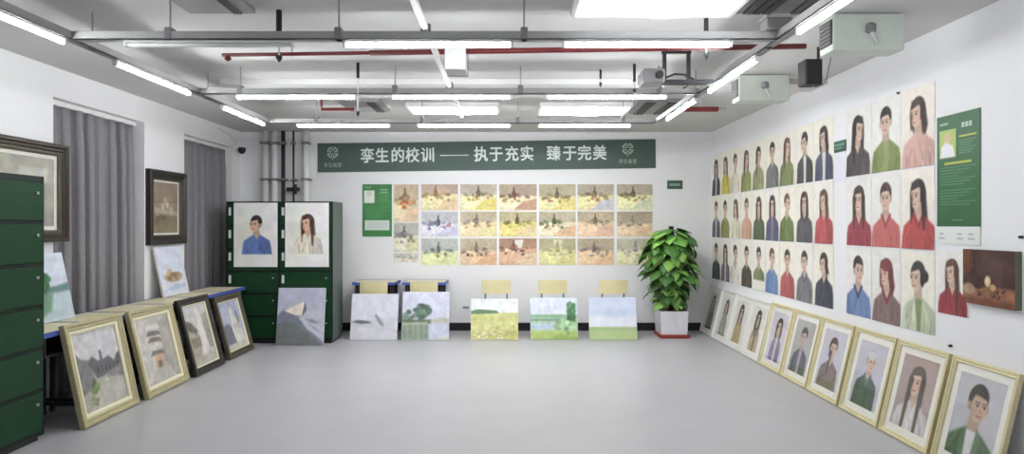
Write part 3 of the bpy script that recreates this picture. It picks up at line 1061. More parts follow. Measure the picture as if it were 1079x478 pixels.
# small green room sign on the back wall
p = Pic(16 / 9, 40, (64, 92, 78), 5)
for k in range(7):
    p.rect(-0.62 + k * 0.18, -0.5 + k * 0.18, 0.36, 0.64, (196, 212, 202), 0.75)
o = sheet('wall_sign', 16 * S9, 9 * S9, 0.01, p, 'print', None, (60, 88, 74))
o.location = ((711 - 535) * S9, YB - 0.001, CAMZ + (237 - 199) * S9)
tag(o, 'small dark green wall sign above the potted plant', 'sign')
o = tag(obj('wall_socket', bx(-0.045, 0.045, -0.01, 0, 0, 0.03, bev=0.004), 'grey'), 'small grey wall outlet beside the yellow-green field painting', 'outlet')
o.location = (-0.615, YB, 0.325)

# ================================================================== STILL LIFE PAINTINGS ON THE BACK WALL
CX = [(444, 482.5), (485, 523.5), (526, 565.5), (568, 606.5), (608.5, 647), (650, 687.5)]
RY = [(194, 221.5), (222.8, 249.3), (251, 279)]
G, Y_, O_ = (196, 182, 156), (236, 222, 140), (226, 180, 140)
STILL = {
    (0, 0): dict(wall=(206, 180, 160), cloth=(240, 226, 176), accent=(232, 204, 160), dark=(120, 96, 66)),
    (0, 1): dict(wall=(204, 192, 170), cloth=(242, 232, 180), accent=(234, 216, 104), dark=(84, 80, 60)),
    (0, 2): dict(wall=(188, 168, 146), cloth=(238, 226, 190), accent=(190, 140, 110), dark=(88, 58, 50)),
    (0, 3): dict(wall=(202, 190, 156), cloth=(240, 230, 170), accent=(238, 222, 132), dark=(90, 80, 56)),
    (0, 4): dict(wall=(196, 184, 160), cloth=(238, 226, 170), accent=(200, 202, 222), dark=(98, 82, 62)),
    (0, 5): dict(wall=(190, 176, 152), cloth=(238, 234, 178), accent=(218, 222, 190), dark=(80, 74, 54)),
    (1, 0): dict(wall=(204, 206, 212), cloth=(224, 224, 240), accent=(206, 202, 230), dark=(70, 70, 88), fruit=((190, 110, 130), (120, 110, 150), (150, 140, 120))),
    (1, 1): dict(wall=(210, 192, 160), cloth=(238, 220, 178), accent=(236, 226, 160), dark=(110, 90, 84), fruit=((214, 150, 80), (150, 110, 110), (200, 180, 130))),
    (1, 2): dict(wall=(200, 188, 146), cloth=(230, 214, 130), accent=(236, 214, 170), dark=(78, 70, 46), fruit=((150, 160, 60), (220, 210, 80), (120, 130, 70))),
    (1, 3): dict(wall=(206, 196, 166), cloth=(238, 224, 190), accent=(232, 186, 142), dark=(70, 82, 52), fruit=((110, 130, 70), (230, 220, 190), (150, 110, 80))),
    (1, 4): dict(wall=(202, 184, 152), cloth=(238, 206, 170), accent=(236, 190, 160), dark=(92, 84, 62), fruit=((200, 190, 160), (150, 150, 110), (226, 150, 140))),
    (1, 5): dict(wall=(192, 174, 146), cloth=(236, 208, 170), accent=(240, 196, 156), dark=(118, 108, 96), fruit=((226, 210, 180), (140, 130, 110), (220, 170, 120))),
    (2, 0): dict(wall=(196, 202, 196), cloth=(230, 236, 178), accent=(224, 232, 168), dark=(84, 88, 92), fruit=((120, 130, 110), (190, 200, 120), (110, 110, 110))),
    (2, 1): dict(wall=(206, 188, 158), cloth=(236, 202, 164), accent=(230, 180, 140), dark=(104, 92, 82), fruit=((150, 120, 90), (190, 150, 110), (90, 70, 60))),
    (2, 2): dict(wall=(186, 142, 118), cloth=(226, 178, 146), accent=(240, 214, 180), dark=(110, 66, 52), fruit=((120, 66, 54), (90, 60, 70), (240, 230, 220)), drop=(240, 238, 232)),
    (2, 3): dict(wall=(196, 190, 146), cloth=(226, 220, 160), accent=(232, 226, 150), dark=(146, 140, 96), fruit=((150, 160, 100), (226, 216, 170), (200, 190, 120)), drop=(226, 218, 180)),
    (2, 4): dict(wall=(196, 178, 146), cloth=(238, 204, 164), accent=(240, 196, 152), dark=(104, 92, 88), fruit=((150, 140, 150), (226, 200, 160), (140, 120, 110))),
    (2, 5): dict(wall=(204, 196, 170), cloth=(234, 228, 180), accent=(230, 216, 180), dark=(116, 112, 110), fruit=((240, 230, 200), (170, 160, 130), (200, 190, 160))),
}
RN = ('top row', 'middle row', 'bottom row')
CN = ('second column from the notice board', 'third column from the notice board', 'fourth column from the notice board', 'fifth column from the notice board', 'sixth column from the notice board', 'column above the plant side')
CLO = {(0, 0): 'cream', (0, 1): 'bright yellow', (0, 2): 'brown and white', (0, 3): 'lemon yellow', (0, 4): 'cream and lilac-blue', (0, 5): 'pale green-white',
       (1, 0): 'lilac', (1, 1): 'tan', (1, 2): 'yellow-olive', (1, 3): 'cream and orange', (1, 4): 'pinkish', (1, 5): 'peach',
       (2, 0): 'pale lime', (2, 1): 'salmon', (2, 2): 'brick-brown', (2, 3): 'pale yellow-olive', (2, 4): 'apricot', (2, 5): 'cream-grey'}


def on_back(o, x0, x1, y1):
    o.location = (((x0 + x1) / 2 - 535) * S9, YB - 0.002, CAMZ - (y1 - 237) * S9)


for (r, c), kw in STILL.items():
    x0, x1 = CX[c]
    y0, y1 = RY[r]
    p = still_life((x1 - x0) / (y1 - y0), 46, 100 + r * 10 + c, **kw)
    o = sheet('still_life_painting', (x1 - x0) * S9, (y1 - y0) * S9, 0.003, p, 'paper')
    on_back(o, x0, x1, y1)
    tag(o, CLO[(r, c)] + '-cloth still life painting on paper, ' + RN[r] + ', ' + CN[c], 'painting', 'still life paintings on the back wall')
p = still_life(26 / 39, 60, 140, wall=(214, 192, 160), cloth=(240, 220, 180), accent=(236, 200, 160), dark=(110, 86, 62), fruit=((214, 90, 60), (230, 180, 90), (190, 150, 90)))
o = sheet('still_life_painting', 26 * S9, 39.5 * S9, 0.003, p, 'paper')
on_back(o, 415, 441, 233.7)
tag(o, 'upright still life painting with dark bottle, topmost beside the green notice board', 'painting', 'still life paintings on the back wall')
p = still_life(26 / 31, 50, 141, wall=(196, 196, 186), cloth=(222, 218, 200), accent=(226, 222, 170), dark=(96, 94, 92), fruit=((110, 110, 100), (210, 200, 120), (140, 130, 110)))
o = sheet('still_life_painting', 26 * S9, 31 * S9, 0.003, p, 'paper')
on_back(o, 415, 441, 265.5)
tag(o, 'grey still life painting below the upright one beside the notice board', 'painting', 'still life paintings on the back wall')
p = Pic(26 / 9.5, 24, (206, 204, 194), 142)
p.rect(-2, 2, -1, 0.45, (224, 220, 206), 1, 0.2)
p.line((-1, 0.6), (0.6, 0.5), 0.15, (168, 168, 160), 0.6, 0.2)
p.noise(5, 0.2, 0.08)
o = sheet('still_life_painting', 26 * S9, 9.5 * S9, 0.003, p, 'paper')
on_back(o, 415, 441, 276)
tag(o, 'narrow pale strip of a painting, lowest beside the still life columns', 'painting', 'still life paintings on the back wall')


# ================================================================== CANVASES
def lean_to(o, x, y, rz, h, dist):
    o.location = (x, y, 0.0)
    o.rotation_euler = (-math.asin(dist / h), 0, rz)


def bush(p, x, y, r, c, n=14, seed=0):
    rr = random.Random(seed)
    for k in range(n):
        a = rr.uniform(0, 2 * PI)
        q = r * math.sqrt(rr.random())
        p.ell(x + q * math.cos(a), y + q * math.sin(a) * 0.9, r * rr.uniform(0.25, 0.45), r * rr.uniform(0.2, 0.4), shade(c, rr.uniform(0.75, 1.3)), 0.8, 0.03)


def land_mountain():
    p = Pic(0.83, 110, (182, 184, 206), 21)
    p.poly([(-1, 0.75), (1, 0.8), (1, 1.1), (-1, 1.1)], (196, 198, 216), 0.7, 0.2)
    p.rect(-1, 1, 0.5, 0.7, (186, 190, 200), 0.6, 0.1)
    p.poly([(0.05, 0.6), (0.42, 0.62), (0.42, 0.1), (0.0, 0.3)], (196, 198, 208), 1, 0.03)
    p.poly([(-0.42, 0.52), (-0.3, 0.62), (-0.02, 0.5), (0.12, 0.3), (0.42, 0.05), (0.42, 0), (-0.42, 0)], (128, 134, 148), 1, 0.03)
    p.poly([(-0.3, 0.6), (0.06, 0.77), (0.02, 0.52), (-0.1, 0.52)], (238, 226, 214), 1, 0.015)
    p.poly([(0.06, 0.77), (0.1, 0.62), (0.02, 0.5)], (110, 112, 122), 1, 0.02)
    p.poly([(-0.05, 0.5), (0.12, 0.46), (0.36, 0.26), (0.42, 0.12), (0.12, 0.28)], (206, 204, 216), 1, 0.03)
    p.ell(0.2, 0.42, 0.1, 0.03, (130, 130, 150), 0.8, 0.04, rot=-0.3)
    p.ell(0.25, 0.3, 0.1, 0.02, (140, 140, 160), 0.7, 0.04, rot=-0.6)
    p.ell(-0.2, 0.36, 0.14, 0.05, (96, 100, 110), 0.6, 0.06)
    p.poly([(-0.42, 0.36), (-0.1, 0.4), (0.15, 0.2), (0.38, 0), (-0.42, 0)], (118, 122, 122), 1, 0.05)
    p.noise(12, 0.1, 0.025)
    return p


def land_snow():
    p = Pic(1.03, 90, (224, 224, 236), 22)
    p.rect(-1, 1, 0.0, 0.42, (206, 206, 216), 1, 0.05)
    p.poly([(-0.52, 0.36), (-0.35, 0.42), (-0.1, 0.38), (0.1, 0.44), (0.52, 0.5), (0.52, 0.2), (0.2, 0.24), (-0.52, 0.34)], (216, 216, 226), 1, 0.03)
    p.poly([(-0.5, 0.38), (-0.36, 0.43), (-0.12, 0.4), (-0.06, 0.36), (-0.3, 0.34)], (104, 104, 116), 0.9, 0.03)
    p.poly([(0.0, 0.52), (0.04, 0.56), (0.2, 0.36), (0.22, 0.28), (0.12, 0.32)], (150, 150, 160), 0.9, 0.03)
    p.line((0.22, 0.24), (0.5, 0.18), 0.03, (196, 196, 208), 0.8, 0.05)
    p.poly([(-0.52, 0.3), (0.1, 0.25), (0.52, 0.15), (0.52, 0), (-0.52, 0)], (218, 218, 224), 1, 0.06)
    p.noise(9, 0.06, 0.015)
    return p


def land_lake():
    p = Pic(1.02, 96, (216, 218, 236), 23)
    p.rect(-1, 1, 0.0, 0.42, (206, 210, 226), 1, 0.04)
    p.poly([(0.1, 0.4), (0.3, 0.47), (0.52, 0.44), (0.52, 0.36), (0.1, 0.35)], (190, 192, 178), 1, 0.03)
    bush(p, -0.08, 0.58, 0.17, (96, 116, 104), 26, 1)
    bush(p, -0.42, 0.48, 0.13, (104, 124, 112), 18, 2)
    p.rect(-0.52, 0.12, 0.33, 0.42, (106, 124, 104), 0.9, 0.04)
    p.poly([(-0.52, 0.32), (0.06, 0.32), (0.08, 0.0), (-0.52, 0.0)], (150, 164, 142), 0.9, 0.06)
    for k in range(5):
        p.line((-0.45 + k * 0.12, 0.3), (-0.45 + k * 0.12, 0.05), 0.03, (118, 134, 112), 0.6, 0.05)
    p.line((-0.52, 0.34), (0.02, 0.35), 0.025, (204, 206, 160), 0.9, 0.03)
    p.poly([(0.52, 0.0), (0.52, 0.07), (0.2, 0.0)], (200, 204, 170), 0.8, 0.04)
    p.noise(12, 0.1, 0.025)
    return p


def land_field():
    p = Pic(1.2, 86, (232, 236, 238), 24)
    p.rect(-1, 1, 0.0, 0.66, (212, 212, 150), 1, 0.02)
    p.poly([(-0.6, 0.62), (-0.6, 0.7), (-0.4, 0.74), (0.05, 0.71), (0.12, 0.64)], (110, 138, 104), 1, 0.02)
    p.rect(-0.6, 0.6, 0.45, 0.58, (204, 208, 140), 0.7, 0.08)
    p.rect(-0.6, 0.6, 0.0, 0.22, (190, 190, 120), 0.8, 0.1)
    rr = random.Random(3)
    for k in range(26):
        x, y = rr.uniform(-0.58, 0.2), rr.uniform(0.02, 0.2)
        p.ell(x, y, 0.035, 0.022, rr.choice(((240, 234, 220), (226, 196, 180), (236, 226, 190))), 0.85, 0.02)
    for k in range(14):
        p.ell(rr.uniform(-0.1, 0.55), rr.uniform(0.1, 0.32), 0.04, 0.014, (160, 160, 100), 0.6, 0.03)
    p.noise(10, 0.12, 0.04)
    return p


def land_river():
    p = Pic(1.2, 86, (222, 228, 242), 25)
    p.rect(-1, 1, 0.0, 0.6, (180, 204, 170), 1, 0.02)
    p.rect(-0.6, 0.4, 0.52, 0.6, (150, 182, 152), 1, 0.02)
    p.rect(-0.6, 0.4, 0.44, 0.5, (128, 164, 146), 0.9, 0.03)
    p.poly([(-0.6, 0.38), (0.05, 0.4), (0.1, 0.24), (-0.6, 0.22)], (190, 206, 222), 1, 0.04)
    p.rect(-0.6, 0.6, 0.0, 0.22, (180, 198, 122), 1, 0.06)
    p.rect(0.33, 0.55, 0.42, 0.84, (94, 138, 98), 1, 0.03)
    bush(p, 0.44, 0.84, 0.1, (94, 138, 98), 14, 5)
    bush(p, 0.45, 0.6, 0.13, (88, 130, 96), 16, 6)
    bush(p, 0.2, 0.34, 0.17, (172, 200, 160), 24, 7)
    bush(p, 0.4, 0.26, 0.12, (150, 184, 140), 14, 8)
    p.poly([(-0.15, 0.0), (0.6, 0.0), (0.6, 0.1), (0.1, 0.13)], (146, 176, 100), 0.8, 0.06)
    p.noise(12, 0.1, 0.025)
    return p


def land_cloud():
    p = Pic(1.2, 86, (206, 216, 236), 26)
    p.rect(-1, 1, 0.28, 0.56, (226, 230, 240), 1, 0.1)
    p.ell(0.05, 0.64, 0.3, 0.08, (194, 204, 228), 0.9, 0.12)
    p.ell(0.1, 0.82, 0.4, 0.08, (214, 222, 240), 0.9, 0.12)
    p.rect(-1, 1, -0.1, 0.3, (184, 202, 146), 1, 0.02)
    p.rect(-1, 1, 0.2, 0.29, (166, 190, 140), 0.8, 0.05)
    p.noise(8, 0.04, 0.012)
    return p


def land_trees():
    p = Pic(0.9, 90, (216, 222, 236), 27)
    p.rect(-1, 1, 0.0, 0.46, (190, 206, 214), 1, 0.05)
    p.poly([(-0.45, 0.5), (-0.1, 0.48), (0.45, 0.54), (0.45, 0.42), (-0.45, 0.4)], (112, 142, 140), 1, 0.04)
    bush(p, -0.1, 0.6, 0.16, (70, 116, 78), 22, 9)
    bush(p, -0.14, 0.5, 0.15, (76, 120, 80), 20, 10)
    p.poly([(-0.2, 0.55), (-0.08, 0.86), (0.02, 0.55)], (70, 114, 78), 1, 0.05)
    p.poly([(-0.45, 0.42), (0.1, 0.42), (-0.02, 0.15), (-0.2, 0.08), (-0.45, 0.1)], (118, 152, 124), 0.9, 0.06)
    p.noise(10, 0.1, 0.025)
    return p


def land_harbour():
    p = Pic(0.82, 90, (218, 222, 238), 28)
    p.rect(-1, 1, 0, 0.25, (222, 226, 236), 1, 0.05)
    p.ell(0, 0.37, 0.28, 0.1, (180, 158, 132), 1, 0.04)
    bush(p, -0.05, 0.38, 0.14, (168, 142, 112), 18, 11)
    bush(p, 0.15, 0.38, 0.1, (160, 140, 120), 12, 12)
    p.poly([(-0.3, 0.12), (0.0, 0.24), (0.35, 0.2), (0.3, 0.14), (-0.1, 0.1)], (182, 196, 222), 0.9, 0.05)
    p.line((-0.14, 0.45), (-0.14, 0.62), 0.02, (190, 180, 170), 0.7, 0.02)
    p.noise(10, 0.08, 0.02)
    return p


def canvas(label, pic, w, h, x, y, rz, dist, z=0.0, group='canvases leaning at the back wall'):
    o = sheet('canvas_painting', w, h, 0.022, pic, 'canvas', None, (226, 224, 218))
    lean_to(o, x, y, rz, h, dist)
    o.location.z = z
    return tag(o, label, 'painting', group)


k8 = 8.72 / 680
for (x0, x1, yt), fn, lab in (((369, 418.5, 311), land_snow, 'snowy grey landscape canvas leaning beside the locker'),
                              ((423, 473, 309), land_lake, 'lakeside trees landscape canvas leaning on the second desk'),
                              ((496, 546, 316), land_field, 'yellow-green field landscape canvas leaning on a chair'),
                              ((559, 609, 315), land_river, 'river meadow landscape canvas leaning on a chair'),
                              ((621, 671.5, 314.5), land_cloud, 'blue cloud over green field canvas leaning beside the potted plant')):
    w = (x1 - x0) * k8
    h = (358 - yt) * k8 * 1.03
    canvas(lab, fn(), w, h, ((x0 + x1) / 2 - 535) * k8, 8.72, 0, 0.14)
canvas('grey mountain peak canvas leaning on the green locker', land_mountain(), 50 * 8.31 / 680, 60.5 * 8.31 / 680, (316 - 535) * 8.31 / 680, 8.31, 0, 0.12)
canvas('landscape canvas of green trees and water propped on the desk row', land_trees(), 0.5, 0.57, -3.76, 5.33, PI / 2, 0.12, 0.752, 'small canvases on the desk row')
canvas('pale harbour landscape canvas propped on the desk below the framed picture', land_harbour(), 0.56, 0.56, -3.79, 7.36, PI / 2, 0.115, 0.752, 'small canvases on the desk row')

# brown still life canvas on the portrait wall
p = Pic(0.43 / 0.35, 90, (74, 50, 44), 31)
p.poly([(-0.62, 1), (-0.4, 1), (-0.42, 0.6), (-0.62, 0.5)], (120, 74, 44), 0.9, 0.1)
p.ell(0.15, 0.7, 0.35, 0.25, (92, 68, 66), 0.8, 0.3)
p.rect(-0.7, 0.7, -0.1, 0.34, (150, 104, 80), 1, 0.05)
p.rect(-0.7, 0.7, -0.1, 0.12, (116, 74, 56), 0.9, 0.08)
p.line((-0.34, 0.62), (-0.34, 0.95), 0.09, (58, 42, 40), 0.9, 0.04, 0.05)
p.line((-0.37, 0.66), (-0.37, 0.9), 0.012, (120, 100, 90), 0.9, 0.02)
p.ell(-0.24, 0.42, 0.16, 0.13, (70, 48, 42), 1, 0.04)
p.ell(-0.46, 0.28, 0.14, 0.1, (176, 146, 122), 1, 0.05)
p.ell(0.0, 0.44, 0.07, 0.1, (222, 200, 160), 1, 0.03)
p.ell(0.12, 0.34, 0.07, 0.06, (200, 170, 120), 1, 0.03)
for q, (x, y) in enumerate(((0.22, 0.28), (0.3, 0.22), (0.14, 0.2), (0.36, 0.3), (-0.12, 0.26), (0.24, 0.18), (-0.2, 0.2), (-0.02, 0.3))):
    p.ell(x, y, 0.05, 0.045, ((84, 56, 40), (140, 100, 60), (100, 60, 56))[q % 3], 1, 0.02)
    p.ell(x - 0.015, y + 0.015, 0.014, 0.012, (214, 180, 140), 0.8, 0.02)
p.noise(9, 0.2, 0.08)
o = sheet('canvas_painting', 0.43, 0.345, 0.04, p, 'canvas', None, (112, 116, 96))
o.location = (XR - 0.001, 3.98, 1.05)
o.rotation_euler = (0, 0, -PI / 2)
tag(o, 'dark brown still life canvas hanging below the tall green poster', 'painting')


# ================================================================== PORTRAITS ON THE PORTRAIT WALL
BLACKH, BRH, DBR = (46, 40, 42), (84, 60, 48), (62, 48, 44)
CREAMBG, WHITEBG = (246, 240, 222), (241, 239, 235)
A = dict
PORT = {
    (0, 0): A(hair=BLACKH, top=(70, 68, 74), style='long', inner=(214, 208, 204), d=0, t='dark jacket'),
    (0, 1): A(hair=BRH, top=(226, 208, 60), style='long', d=-1, t='yellow top'),
    (0, 2): A(hair=BRH, top=(232, 220, 196), style='short', d=1, t='pale cream top'),
    (0, 3): A(hair=BRH, top=(138, 150, 76), style='long', d=1, t='olive top', hairlen=0.42),
    (0, 4): A(hair=DBR, top=(150, 160, 92), style='tied', d=1, inner=(150, 128, 140), t='green and mauve top'),
    (0, 5): A(hair=BLACKH, top=(110, 110, 114), style='short', d=0, t='grey sweater'),
    (0, 6): A(hair=BRH, top=(122, 138, 76), style='long', d=1, t='moss green jacket', hairlen=0.4),
    (0, 7): A(hair=BLACKH, top=(70, 68, 70), style='short', d=-1, inner=(222, 220, 216), t='black jacket over white shirt'),
    (0, 8): A(hair=BLACKH, top=(76, 78, 104), style='long', d=-1, inner=(226, 222, 220), hairlen=0.48, t='navy jacket over white'),
    (0, 9): A(hair=BLACKH, top=(80, 74, 76), style='long', d=1, t='charcoal jacket', hairlen=0.36),
    (0, 10): A(hair=BLACKH, top=(128, 148, 74), style='short', d=-0.3, inner=(150, 160, 100), t='grass green shirt', zoom=1.0),
    (0, 11): A(hair=DBR, top=(222, 168, 156), style='long', d=-1, t='pink sweater', hairlen=0.52),
    (1, 0): A(hair=BLACKH, top=(84, 86, 104), style='short', d=0, inner=(206, 204, 206), t='slate jacket'),
    (1, 1): A(hair=BLACKH, top=(140, 142, 70), style='short', d=1, t='yellow-green top'),
    (1, 2): A(hair=BRH, top=(236, 222, 192), style='long', d=-1, t='cream top', hairlen=0.46),
    (1, 3): A(hair=BRH, top=(220, 160, 126), style='short', d=0, t='salmon top'),
    (1, 4): A(hair=DBR, top=(82, 96, 66), style='long', d=0, t='dark green top', hairlen=0.44),
    (1, 5): A(hair=BLACKH, top=(78, 84, 124), style='long', d=0, inner=(150, 110, 110), t='blue jacket', hairlen=0.46),
    (1, 6): A(hair=BRH, top=(104, 124, 64), style='short', d=1, t='leaf green jacket'),
    (1, 7): A(hair=DBR, top=(84, 82, 90), style='long', d=-0.4, collar=(66, 64, 72), t='charcoal hooded jacket', hairlen=0.46),
    (1, 8): A(hair=BRH, top=(196, 70, 74), style='long', d=-1, t='red jacket', hairlen=0.42),
    (1, 9): A(hair=DBR, top=(162, 50, 66), style='long', d=-0.4, t='crimson cardigan', hairlen=0.4),
    (1, 10): A(hair=DBR, top=(206, 92, 88), style='short', d=-0.2, collar=(170, 64, 64), t='coral red jacket'),
    (1, 11): A(hair=BLACKH, top=(196, 62, 62), style='long', d=-1, collar=(168, 46, 50), t='bright red jacket', hairlen=0.4),
    (2, 0): A(hair=BLACKH, top=(72, 88, 78), style='short', d=0, t='dark grey-green top'),
    (2, 1): A(hair=BLACKH, top=(116, 100, 112), style='long', d=0, inner=(210, 196, 190), t='mauve jacket', hairlen=0.4),
    (2, 2): A(hair=BLACKH, top=(238, 230, 214), style='short', d=1, collar=(180, 170, 160), t='white top'),
    (2, 3): A(hair=BLACKH, top=(78, 68, 60), style='short', d=0, t='dark brown top'),
    (2, 4): A(hair=BLACKH, top=(120, 132, 84), style='short', d=0, t='olive vest', cut=0.2),
    (2, 5): A(hair=BRH, top=(94, 134, 196), style='short', d=1, t='sky blue jacket'),
    (2, 6): A(hair=DBR, top=(188, 78, 78), style='short', d=0, t='brick red jacket'),
    (2, 7): A(hair=BLACKH, top=(112, 112, 122), style='short', d=-0.4, collar=(90, 90, 100), t='grey jacket'),
    (2, 8): A(hair=BLACKH, top=(62, 64, 80), style='tied', d=-1, t='black-navy jacket'),
    (2, 9): A(hair=BLACKH, top=(96, 126, 190), style='short', d=0.5, collar=(60, 70, 100), t='bright blue jacket'),
    (2, 10): A(hair=(110, 50, 50), top=(128, 100, 94), style='long', d=-1, collar=(134, 44, 58), cap=(130, 54, 56), t='brown jacket with maroon hood', hairlen=0.52),
    (2, 11): A(hair=BLACKH, top=(200, 212, 174), style='bun', d=-1, inner=(118, 144, 84), t='pale green blouse with bun'),
    (2, 12): A(hair=(80, 52, 44), top=(160, 44, 52), style='long', d=-1, t='maroon top', hairlen=0.2, zoom=1.0),
}
ROWN = ('top row', 'middle row', 'bottom row')
TENS = ('first', 'second', 'third', 'fourth', 'fifth', 'sixth', 'seventh', 'eighth', 'ninth', 'tenth', 'eleventh', 'twelfth', 'thirteenth')
ZB = (1.975, 1.375, 0.775)


def portrait_paper(r, c):
    kw = dict(PORT[(r, c)])
    top = kw.pop('t')
    if c < 9:
        w, y = 0.383, 9.475 - 0.3935 * (c + 0.5)
        ny = 56
    else:
        w, y = 0.388, 5.71 - 0.3945 * (c - 9 + 0.5)
        ny = 84
    h, z = 0.585, ZB[r]
    if (r, c) == (2, 12):
        w, h, z, y = 0.33, 0.43, 0.945, 4.36
    bg = CREAMBG if (r + c) % 3 else (243, 239, 228)
    if c in (9, 10, 12):
        bg = WHITEBG
    if (r, c) in ((0, 11), (1, 11)):
        bg = (246, 236, 224)
    kw['zoom'] = 1.2 if c < 9 else 1.34
    kw['oy'] = -0.19 if c < 9 else -0.32
    p = portrait(w / h, ny, bg, 200 + r * 20 + c, **kw)
    o = sheet('portrait_painting', w, h, 0.0025, p, 'paper', curl=0.006 if (r * 7 + c) % 3 == 0 else 0.002)
    o.location = (XR - 0.001, y, z)
    o.rotation_euler = (0, 0, -PI / 2)
    tag(o, 'portrait of person in ' + top + ', ' + ROWN[r] + ', ' + TENS[c] + ' from back corner', 'painting', 'paper portraits on the wall')


for key in PORT:
    portrait_paper(*key)

# tall green poster with its white foot strip
t = thing('poster', 'tall green poster with pale text beside the portrait wall', 'poster', (XR - 0.001, 4.295, 1.42), -PI / 2)
p = Pic(0.41 / 0.76, 190, (46, 98, 60), 41)
p.noise(3, 0.06)
p.rect(-0.235, -0.02, 0.62, 0.87, (176, 196, 108))
p.ell(-0.13, 0.79, 0.05, 0.055, (206, 190, 140), 1, 0.02)
p.poly([(-0.22, 0.62), (-0.21, 0.72), (-0.15, 0.76), (-0.06, 0.72), (-0.03, 0.62)], (232, 232, 240), 1, 0.02)
for k in range(3):
    p.rect(0.05 + k * 0.045, 0.085 + k * 0.045, 0.868, 0.908, (224, 236, 226), 0.9)
    p.rect(0.055 + k * 0.045, 0.08 + k * 0.045, 0.884, 0.892, (46, 98, 60), 0.7)
p.rect(-0.23, -0.12, 0.915, 0.935, (170, 204, 176), 0.8)
p.rect(0.02, 0.23, 0.785, 0.8, (216, 214, 90), 0.9)
for k in range(6):
    p.rect(0.02, 0.22 - 0.03 * (k % 3), 0.752 - k * 0.022, 0.758 - k * 0.022, (140, 184, 148), 0.75)
p.rect(-0.17, 0.17, 0.555, 0.575, (206, 206, 84), 0.9)
for k in range(14):
    if k == 7:
        continue
    p.rect(-0.225, 0.22 - 0.07 * ((k * 5) % 4), 0.525 - k * 0.0255, 0.533 - k * 0.0255, (136, 180, 146), 0.55)
p.rect(-0.07, 0.07, 0.055, 0.062, (140, 184, 148), 0.7)
obj_p = sheet('panel', 0.41, 0.755, 0.006, p, 'print', t, (46, 98, 60), z0=0.12)
p = Pic(0.41 / 0.12, 40, (226, 230, 226), 42)
for x in (-1.3, 0.2, 1.05):
    p.rect(x - 0.25, x + 0.25, 0.28, 0.4, (176, 182, 178), 0.8)
    p.rect(x - 0.2, x + 0.15, 0.55, 0.63, (150, 158, 154), 0.8)
sheet('foot_strip', 0.41, 0.12, 0.006, p, 'print', t, (226, 230, 226))

# small sign with white sheet between the two groups of portraits
p = Pic(0.21 / 0.1, 40, (66, 104, 86), 43)
p.rect(-0.9, 0.8, 0.55, 0.72, (156, 186, 170), 0.7)
p.rect(-0.9, 0.4, 0.28, 0.4, (156, 186, 170), 0.7)
o = sheet('wall_sign', 0.2, 0.1, 0.008, p, 'print', None, (66, 104, 86))
o.location = (XR - 0.001, 5.815, 2.21)
o.rotation_euler = (0, 0, -PI / 2)
tag(o, 'small green sign between the portraits on the wall', 'sign')
p = Pic(0.19 / 0.26, 30, (232, 232, 242), 44)
o = sheet('notice_paper', 0.18, 0.265, 0.002, p, 'paper', None, (232, 232, 240))
o.location = (XR - 0.001, 5.815, 1.94)
o.rotation_euler = (0, 0, -PI / 2)
tag(o, 'blank white sheet pinned under the small green sign', 'paper')
for x, y, z, lab in ((XR, 3.76, 1.48, 'tiny dark wall plug above the brown still life canvas'), (XR, 4.36, 0.735, 'tiny dark wall hook above the leaning gold frames'), (XR, 4.94, 2.56, 'tiny dark nail above the green-shirt portrait')):
    o = obj('wall_hook', tb([(0, 0, 0), (-0.02, 0, 0)], 0.009, 10), 'darkmetal')
    o.location = (x, y, z)
    tag(o, lab, 'hook', 'wall hooks')


# ================================================================== FRAMED PICTURES
def framed(name, label, w, h, fw, dep, fm, pic_fn, matw, group, slip=None, outer=None, glass=True, mat_on=True, zmat='matboard'):
    t = thing(name, label, 'framed picture', (0, 0, 0), 0, group)
    prof = [(0.0, 0.0), (0.0, dep * 0.9), (fw * 0.12, dep), (fw * 0.38, dep), (fw * 0.6, dep * 0.72), (fw * 0.82, dep * 0.78), (fw, dep * 0.6), (fw, 0.002), (0.0, 0.0)]
    obj('frame', ring(w, h, prof), fm, t)
    iw, ih = w - 2 * fw, h - 2 * fw
    z0 = fw
    if slip:
        sw = slip[0]
        obj('slip', ring(iw, ih, [(0, 0.004), (0, dep * 0.55), (sw * 0.5, dep * 0.58), (sw, dep * 0.4), (sw, 0.004), (0, 0.004)], z0), slip[1], t)
        iw, ih, z0 = iw - 2 * sw, ih - 2 * sw, z0 + sw
    pw, ph = iw - 2 * matw, ih - 2 * matw
    obj('backing', bx(-w / 2 + fw * 0.5, w / 2 - fw * 0.5, -0.003, 0.0, fw * 0.5, h - fw * 0.5), 'matboard', t)
    if matw:
        obj('mat_board', ring(iw + 0.004, ih + 0.004, [(0, 0.003), (0, 0.0095), (matw + 0.002, 0.0095), (matw + 0.004, 0.0075), (matw + 0.004, 0.003), (0, 0.003)], z0 - 0.002), zmat, t)
    pic = pic_fn((pw + 0.01) / (ph + 0.01))
    sheet('picture', pw + 0.01, ph + 0.01, 0.003, pic, 'paper', t, z0=z0 + matw - 0.005, y0=-0.0035)
    if glass:
        obj('pane', bx(-iw / 2, iw / 2, -dep * 0.4, -dep * 0.4 + 0.002, z0, z0 + ih), 'glass', t)
    return t


def port_fn(bg, seed, ny=110, **kw):
    return lambda asp: portrait(asp, ny, bg, seed, **kw)


